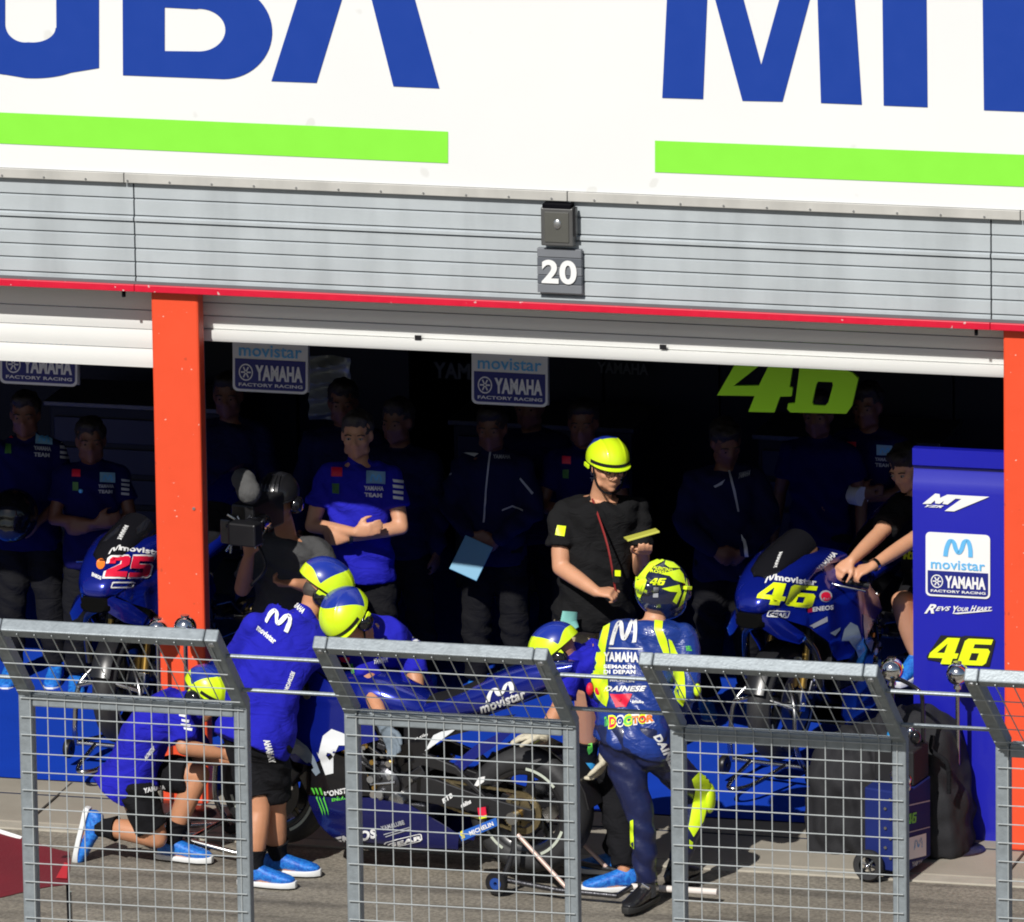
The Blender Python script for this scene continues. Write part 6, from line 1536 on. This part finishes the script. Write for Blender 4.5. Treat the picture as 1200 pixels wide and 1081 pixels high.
def standing(label, x, ytop, Yd, f=(0, -1, 0), arms='down', top='polo', sm=skin2, hairm=hair, topmat=team_blue, s=1.0, seed=3, group='team members standing at the back of the garage', hf=None, low='trousers', hat=False, dim=True, H=1.57):
    """x, ytop: photo pixels of the crown; feet end on the floor at depth Yd"""
    c = G(x, ytop, H) if Yd is None else P(x, ytop, Yd); Yd = c.y; Ht = c.z; k = Ht/1.78; f = V(f).normalized(); rt = UP.cross(f).normalized()
    if rt.x < 0: rt = -rt
    B = lambda a, b, z: V((c.x, Yd, 0))+rt*a*k+f*b*k+V((0, 0, z*k))
    J = dict(head=B(0, .03, 1.66), neck=B(0, -.01, 1.50), pelvis=B(0, 0, .93), mid=B(0, .02, 1.2), knl=B(-.11, .03, .50), knr=B(.12, .02, .50), anl=B(-.13, .0, .09), anr=B(.14, -.02, .09))
    if arms == 'folded': J.update(ell=B(-.25, .10, 1.16), wrl=B(.02, .27, 1.17), elr=B(.25, .10, 1.16), wrr=B(-.04, .24, 1.13)); hd = {'l': ((1, 0, .25), -f, .3), 'r': ((-1, 0, -.1), -f, .5)}
    elif arms == 'front': J.update(ell=B(-.26, .04, 1.17), wrl=B(-.10, .24, 1.06), elr=B(.26, .04, 1.17), wrr=B(.08, .24, 1.04)); hd = {'l': ((.6, 0, -.4)+() if False else (.6, 0, -.4), -f, .7), 'r': ((-.5, 0, -.4), -f, .7)}
    else: J.update(ell=B(-.25, -.02, 1.16), wrl=B(-.27, .06, .90), elr=B(.25, -.02, 1.16), wrr=B(.26, .06, .90)); hd = {'l': ((0, 0, -1), rt, .4), 'r': ((0, 0, -1), -rt, .4)}
    p = person(label, J, f=f, hf=hf or f, top=top, topmat=topmat if not dim or topmat != team_blue else mat('polo_shaded', (.005, .005, .065), .9, bump=.3, bs=200, spec=.12), sleeve=1.0 if top == 'jacket' else .62, low=low, lowmat=black_fab, skinmat=sm if not dim else skin3, voxel=.012 if dim else .009, hands=hd, seed=seed, detail=not dim, group=group, build=k, shoes=(shoe_blue, sole_white))  # dim people: polo and skin colours darkened to carry the garage shade
    if hairm is not None: hair_cap(p, hairm)
    return p
fa = standing('man with folded arms in blue team polo, his face in shadow, right of the cameraman', 419, 484, None, f=(.12, -1, 0), arms='folded', hairm=None, sm=skin, seed=6, dim=False, group=None, H=1.68)
hair_cap(fa, hair2)
polo_print(fa, 423, 560, 1.0); watch(fa, 'r', black_pl)
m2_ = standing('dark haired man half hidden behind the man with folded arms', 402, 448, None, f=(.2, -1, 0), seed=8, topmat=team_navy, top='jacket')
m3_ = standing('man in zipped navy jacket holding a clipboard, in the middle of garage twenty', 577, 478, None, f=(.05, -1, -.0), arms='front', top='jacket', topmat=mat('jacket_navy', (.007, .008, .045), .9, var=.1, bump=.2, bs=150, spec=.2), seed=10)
s_ = Surf(m3_.top)
printed('zip', poly([(575, 520), (577, 520), (572, 560), (568, 612), (566, 612), (570, 560)]), s_, dull_pr, m3_.root, fine=4)
printed('lettering', curve2d(polys=[[(541, 531), (562, 532), (556, 536), (550, 534)]]), s_, white_pr, m3_.root, fine=4)
printed('lettering', fit(TXT('YAMAHA', .03), (578, 538), (598, 539), (578, 533)), s_, dull_pr, m3_.root, fine=4)
for a in ([(610, 560), (625, 578), (623, 580), (609, 562)], [(588, 597), (600, 592), (613, 598), (613, 600), (600, 594), (588, 599)], [(520, 560), (530, 554), (530, 556), (520, 562)]): printed('piping', curve2d(polys=[a]), s_, dull_pr, m3_.root, fine=4)
cb = MB().box(m3_.W['wrr'].lerp(m3_.W['wrl'], .5)+V((-.05, -.08, -.10)), (.16, .010, .20), Matrix.Rotation(R(22), 3, 'Y') @ Matrix.Rotation(R(-30), 3, 'X')).build('clipboard', mat('clip_blue', (.12, .33, .50), .5), None, bevel=.003)
tag(cb, 'light blue clipboard in the hands of the man in the zipped navy jacket', 'clipboard')
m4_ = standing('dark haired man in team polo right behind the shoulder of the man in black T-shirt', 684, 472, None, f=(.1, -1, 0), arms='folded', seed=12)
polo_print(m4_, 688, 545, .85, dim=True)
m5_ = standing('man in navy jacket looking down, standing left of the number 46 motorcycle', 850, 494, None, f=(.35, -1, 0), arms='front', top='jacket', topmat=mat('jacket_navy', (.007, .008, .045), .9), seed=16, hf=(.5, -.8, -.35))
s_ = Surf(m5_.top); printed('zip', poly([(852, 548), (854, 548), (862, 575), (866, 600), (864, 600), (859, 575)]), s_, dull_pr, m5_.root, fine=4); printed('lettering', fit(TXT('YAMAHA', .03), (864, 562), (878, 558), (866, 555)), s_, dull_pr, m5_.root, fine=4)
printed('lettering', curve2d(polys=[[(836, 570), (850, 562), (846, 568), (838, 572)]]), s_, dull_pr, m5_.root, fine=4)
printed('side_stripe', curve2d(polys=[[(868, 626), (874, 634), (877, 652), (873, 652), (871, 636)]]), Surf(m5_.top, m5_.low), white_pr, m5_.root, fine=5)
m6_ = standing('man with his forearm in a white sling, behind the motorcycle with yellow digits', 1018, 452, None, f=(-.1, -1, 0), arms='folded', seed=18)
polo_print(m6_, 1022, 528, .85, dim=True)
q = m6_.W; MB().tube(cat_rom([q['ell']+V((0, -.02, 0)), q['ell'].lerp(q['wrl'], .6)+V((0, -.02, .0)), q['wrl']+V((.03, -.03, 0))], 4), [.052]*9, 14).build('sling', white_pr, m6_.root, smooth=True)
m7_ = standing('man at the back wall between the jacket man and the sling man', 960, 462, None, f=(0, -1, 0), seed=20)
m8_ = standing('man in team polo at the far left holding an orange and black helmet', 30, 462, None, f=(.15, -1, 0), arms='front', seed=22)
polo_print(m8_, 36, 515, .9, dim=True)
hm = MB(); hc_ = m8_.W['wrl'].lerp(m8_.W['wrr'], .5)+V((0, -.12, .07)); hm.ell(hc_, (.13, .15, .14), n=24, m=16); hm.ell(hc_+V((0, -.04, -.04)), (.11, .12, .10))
ho = thing('crash_helmet', 'black and orange full-face helmet held by the man at the far left', 'helmet', hc_-V((0, 0, .14)))
hb = fused(hm, 'shell', black_gl, ho, .010, 3)
for pp in ([(8, 556), (12, 544), (20, 544), (18, 552), (12, 560)], [(51, 546), (55, 545), (57, 556), (54, 556)], [(38, 576), (46, 568), (48, 571), (42, 579)], [(24, 533), (34, 529), (34, 531), (26, 536)]): printed('flash', curve2d(polys=[pp]), Surf(hb), mat('flash_orange', (.85, .08, .02), .4), ho)
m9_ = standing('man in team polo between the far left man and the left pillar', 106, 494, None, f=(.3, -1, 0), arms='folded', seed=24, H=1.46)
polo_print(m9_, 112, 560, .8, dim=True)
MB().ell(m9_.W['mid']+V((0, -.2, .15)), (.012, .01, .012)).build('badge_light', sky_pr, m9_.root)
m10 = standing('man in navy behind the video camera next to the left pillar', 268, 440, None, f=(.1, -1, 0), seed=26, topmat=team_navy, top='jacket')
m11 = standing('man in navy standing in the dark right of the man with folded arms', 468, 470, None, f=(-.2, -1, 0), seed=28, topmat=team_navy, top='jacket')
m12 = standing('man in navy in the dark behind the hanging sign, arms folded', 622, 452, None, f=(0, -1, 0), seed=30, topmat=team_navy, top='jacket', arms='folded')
# cameraman
YC = .95
pc = person('cameraman in grey T-shirt and black helmet behind a shoulder video camera', dict(
    head=(326, 588, YC), neck=(336, 628, YC+.10), pelvis=(336, 765, YC+.12), mid=(338, 700, YC+.12), shl=(304, 650, YC+.05), shr=(375, 648, YC+.10), ell=(284, 690, YC-.05), wrl=(292, 650, YC-.22), elr=(382, 692, YC-.02), wrr=(345, 672+12, YC-.20),
    knl=(325, 840, YC+.05), anl=('g', 320, 880, .09), knr=(352, 840, YC+.1), anr=('g', 356, 882, .09)), f=(-.25, -1, 0), hf=(-.1, -1, -.1), top='tee', topmat=grey_fab, sleeve=.75, low='trousers', skinmat=skin2, hands={'l': ((.1, -.2, 1), (0, -1, 0), .8), 'r': ((-1, -.2, 0), (0, 0, 1), .8)}, seed=33, build=1.05)
hardhat(pc, cols=(mat('helmet_black', (.012, .012, .014), .3, coat=.5), black_gl)); earmuffs(pc)
for i in range(5):
    a = -.05+.025*i; MB().tube([pc.P_(a, .125-.4*a*a, .075), pc.P_(a*.9, .09, .125), pc.P_(a*.7, .03, .155)], .003, 6).build('vent_slot', dsteel, pc.root)
MB().box(pc.P_(0, .115, -.005), (.13, .03, .035), pc.rot).build('sunglasses', black_gl, pc.root, bevel=.01)
vc = thing('video_camera', 'black broadcast video camera with a grey foam microphone, beside the left pillar', 'video camera', P(292, 640, .55))
cb_ = P(296, 612, .60)
fb = Matrix.Rotation(R(-12), 3, 'Z')
MB().box(cb_+V((0, .10, .02)), (.13, .34, .17), fb).build('camera_body', black_pl, vc, bevel=.012)
MB().lathe([(.002, .0), (.052, .002), (.060, .01), (.060, .10), (.050, .12), (.048, .2), (.002, .2)], cb_+V((.035, -.20, .0)), (0.1, 1, 0), 26).build('lens', black_gl, vc, smooth=R(50))
MB().box(cb_+V((.03, -.24, .0)), (.16, .09, .12), fb).build('lens_hood', black_pl, vc, bevel=.01)
MB().box(cb_+V((-.10, -.03, -.03)), (.06, .16, .13), fb).build('viewfinder', dsteel, vc, bevel=.01)
mic = MB(); mic.tube([P(285, 560, .58), P(292, 578, .50)], [.058, .062], 16); mic.ell(P(284, 562, .58), .058); mic.ell(P(292, 577, .50), .062)
fused(mic, 'microphone', mat('mic_foam', (.085, .085, .085), .95, bump=.6, bs=180), vc, .009, 3, wr=.004, wf=50)
MB().tube([P(292, 590, .58), cb_+V((0, 0, .09))], .012, 8).build('mic_mount', dsteel, vc)
rnd = random.Random(5)
for i in range(16): MB().cyl(cb_+V((rnd.uniform(-.11, .10), -.10, rnd.uniform(-.14, .07))), cb_+V((rnd.uniform(-.11, .10), -.12, rnd.uniform(-.14, .07))), .007, n=8).build('knob', rnd.choice([steel, dsteel, chrome]), vc)
MB().tube(cat_rom([cb_+V((.02, 0, -.1)), cb_+V((.08, -.05, -.22)), cb_+V((-.02, .02, -.34))], 5), .008, 8).build('cable', black_pl, vc, smooth=True)
# seated man on the number 46 motorcycle
YS = 1.62
ps = person('man in black T-shirt seated on the number 46 motorcycle, hidden behind the blue board', dict(
    head=(1062, 548, YS+.10), neck=(1078, 582, YS+.18), pelvis=(1098, 705, YS+.40), mid=(1092, 640, YS+.30), shl=(1052, 600, YS+.05), shr=(1112, 606, YS+.2), ell=(1030, 626, YS-.15), wrl=(998, 657, YS-.40), elr=(1068, 634, YS-.12), wrr=(1022, 664, YS-.38),
    hpl=(1085, 712, YS+.35), hpr=(1112, 715, YS+.38), knl=(1056, 705, YS+.02), anl=(1074, 768, YS+.10), knr=(1085, 712, YS+.0), anr=(1096, 775, YS+.15)), f=(-.35, -1, -.2), hf=(-.4, -1, -.4), top='tee', topmat=shirt_black, sleeve=.72, low='shorts', skinmat=skin, sockm=None,
    hands={'l': ((-.6, -.6, -.5), (-.3, .3, -1), .7), 'r': ((-.8, -.6, -.3), (0, .3, -1), .7)}, feet={'l': ((-.3, -1, -.2), UP), 'r': ((-.2, -1, -.2), UP)}, seed=41)
watch(ps, 'r'); hair_cap(ps, hair)
printed('number_46', fit(num46(.2), (1056, 655), (1072, 655), (1056, 642)), Surf(ps.low, ps.top), yel_n, ps.root, fine=5)
# cabinets along the back, pale crumpled sheet
for x0, lab in ((.4, 'navy tool cabinet at the back behind the man with folded arms'), (2.1, 'navy tool cabinet at the back behind the man in the black T-shirt'), (-1.9, 'navy tool cabinet at the back of the left garage')):
    t = thing('tool_cabinet', lab, 'tool cabinet', (x0+.5, 4.5, 0), group='tool cabinets along the garage back wall')
    MB().bb((x0, 4.3, .08), (x0+1.0, 4.8, 1.0)).build('carcass', navy_in, t, bevel=.01)
    for i in range(5): MB().bb((x0+.03, 4.285, .12+.17*i), (x0+.97, 4.299, .26+.17*i)).build('drawer', mat('drawer_navy', (.008, .009, .04), .4), t, bevel=.004)
    MB().bb((x0-.02, 4.26, 1.002), (x0+1.02, 4.82, 1.03)).build('worktop', dsteel, t, bevel=.004)
vs = []; fs = []; nx, ny = 16, 30
for j in range(ny+1):
    for i in range(nx+1):
        u, v = i/nx, j/ny; p = P(362+48*u, 418+75*v+2*u, 3.9); vs.append(p+V((0, .05*math.sin(v*26+u*3)*math.sin(u*3.1+.3), 0)))
for j in range(ny):
    for i in range(nx): a = j*(nx+1)+i; fs.append((a, a+1, a+nx+2, a+nx+1))
k = len(vs); o = MB().add(vs+[p+V((0, .006, 0)) for p in vs], fs+[tuple(reversed([i+k for i in f])) for f in fs]).build('crumpled_sheet', mat('pale_sheet', (.50, .50, .46), .3, metal=.3), None, smooth=True)
tag(o, 'pale crumpled plastic sheet hanging beside the sign behind the cameraman', 'plastic sheet')
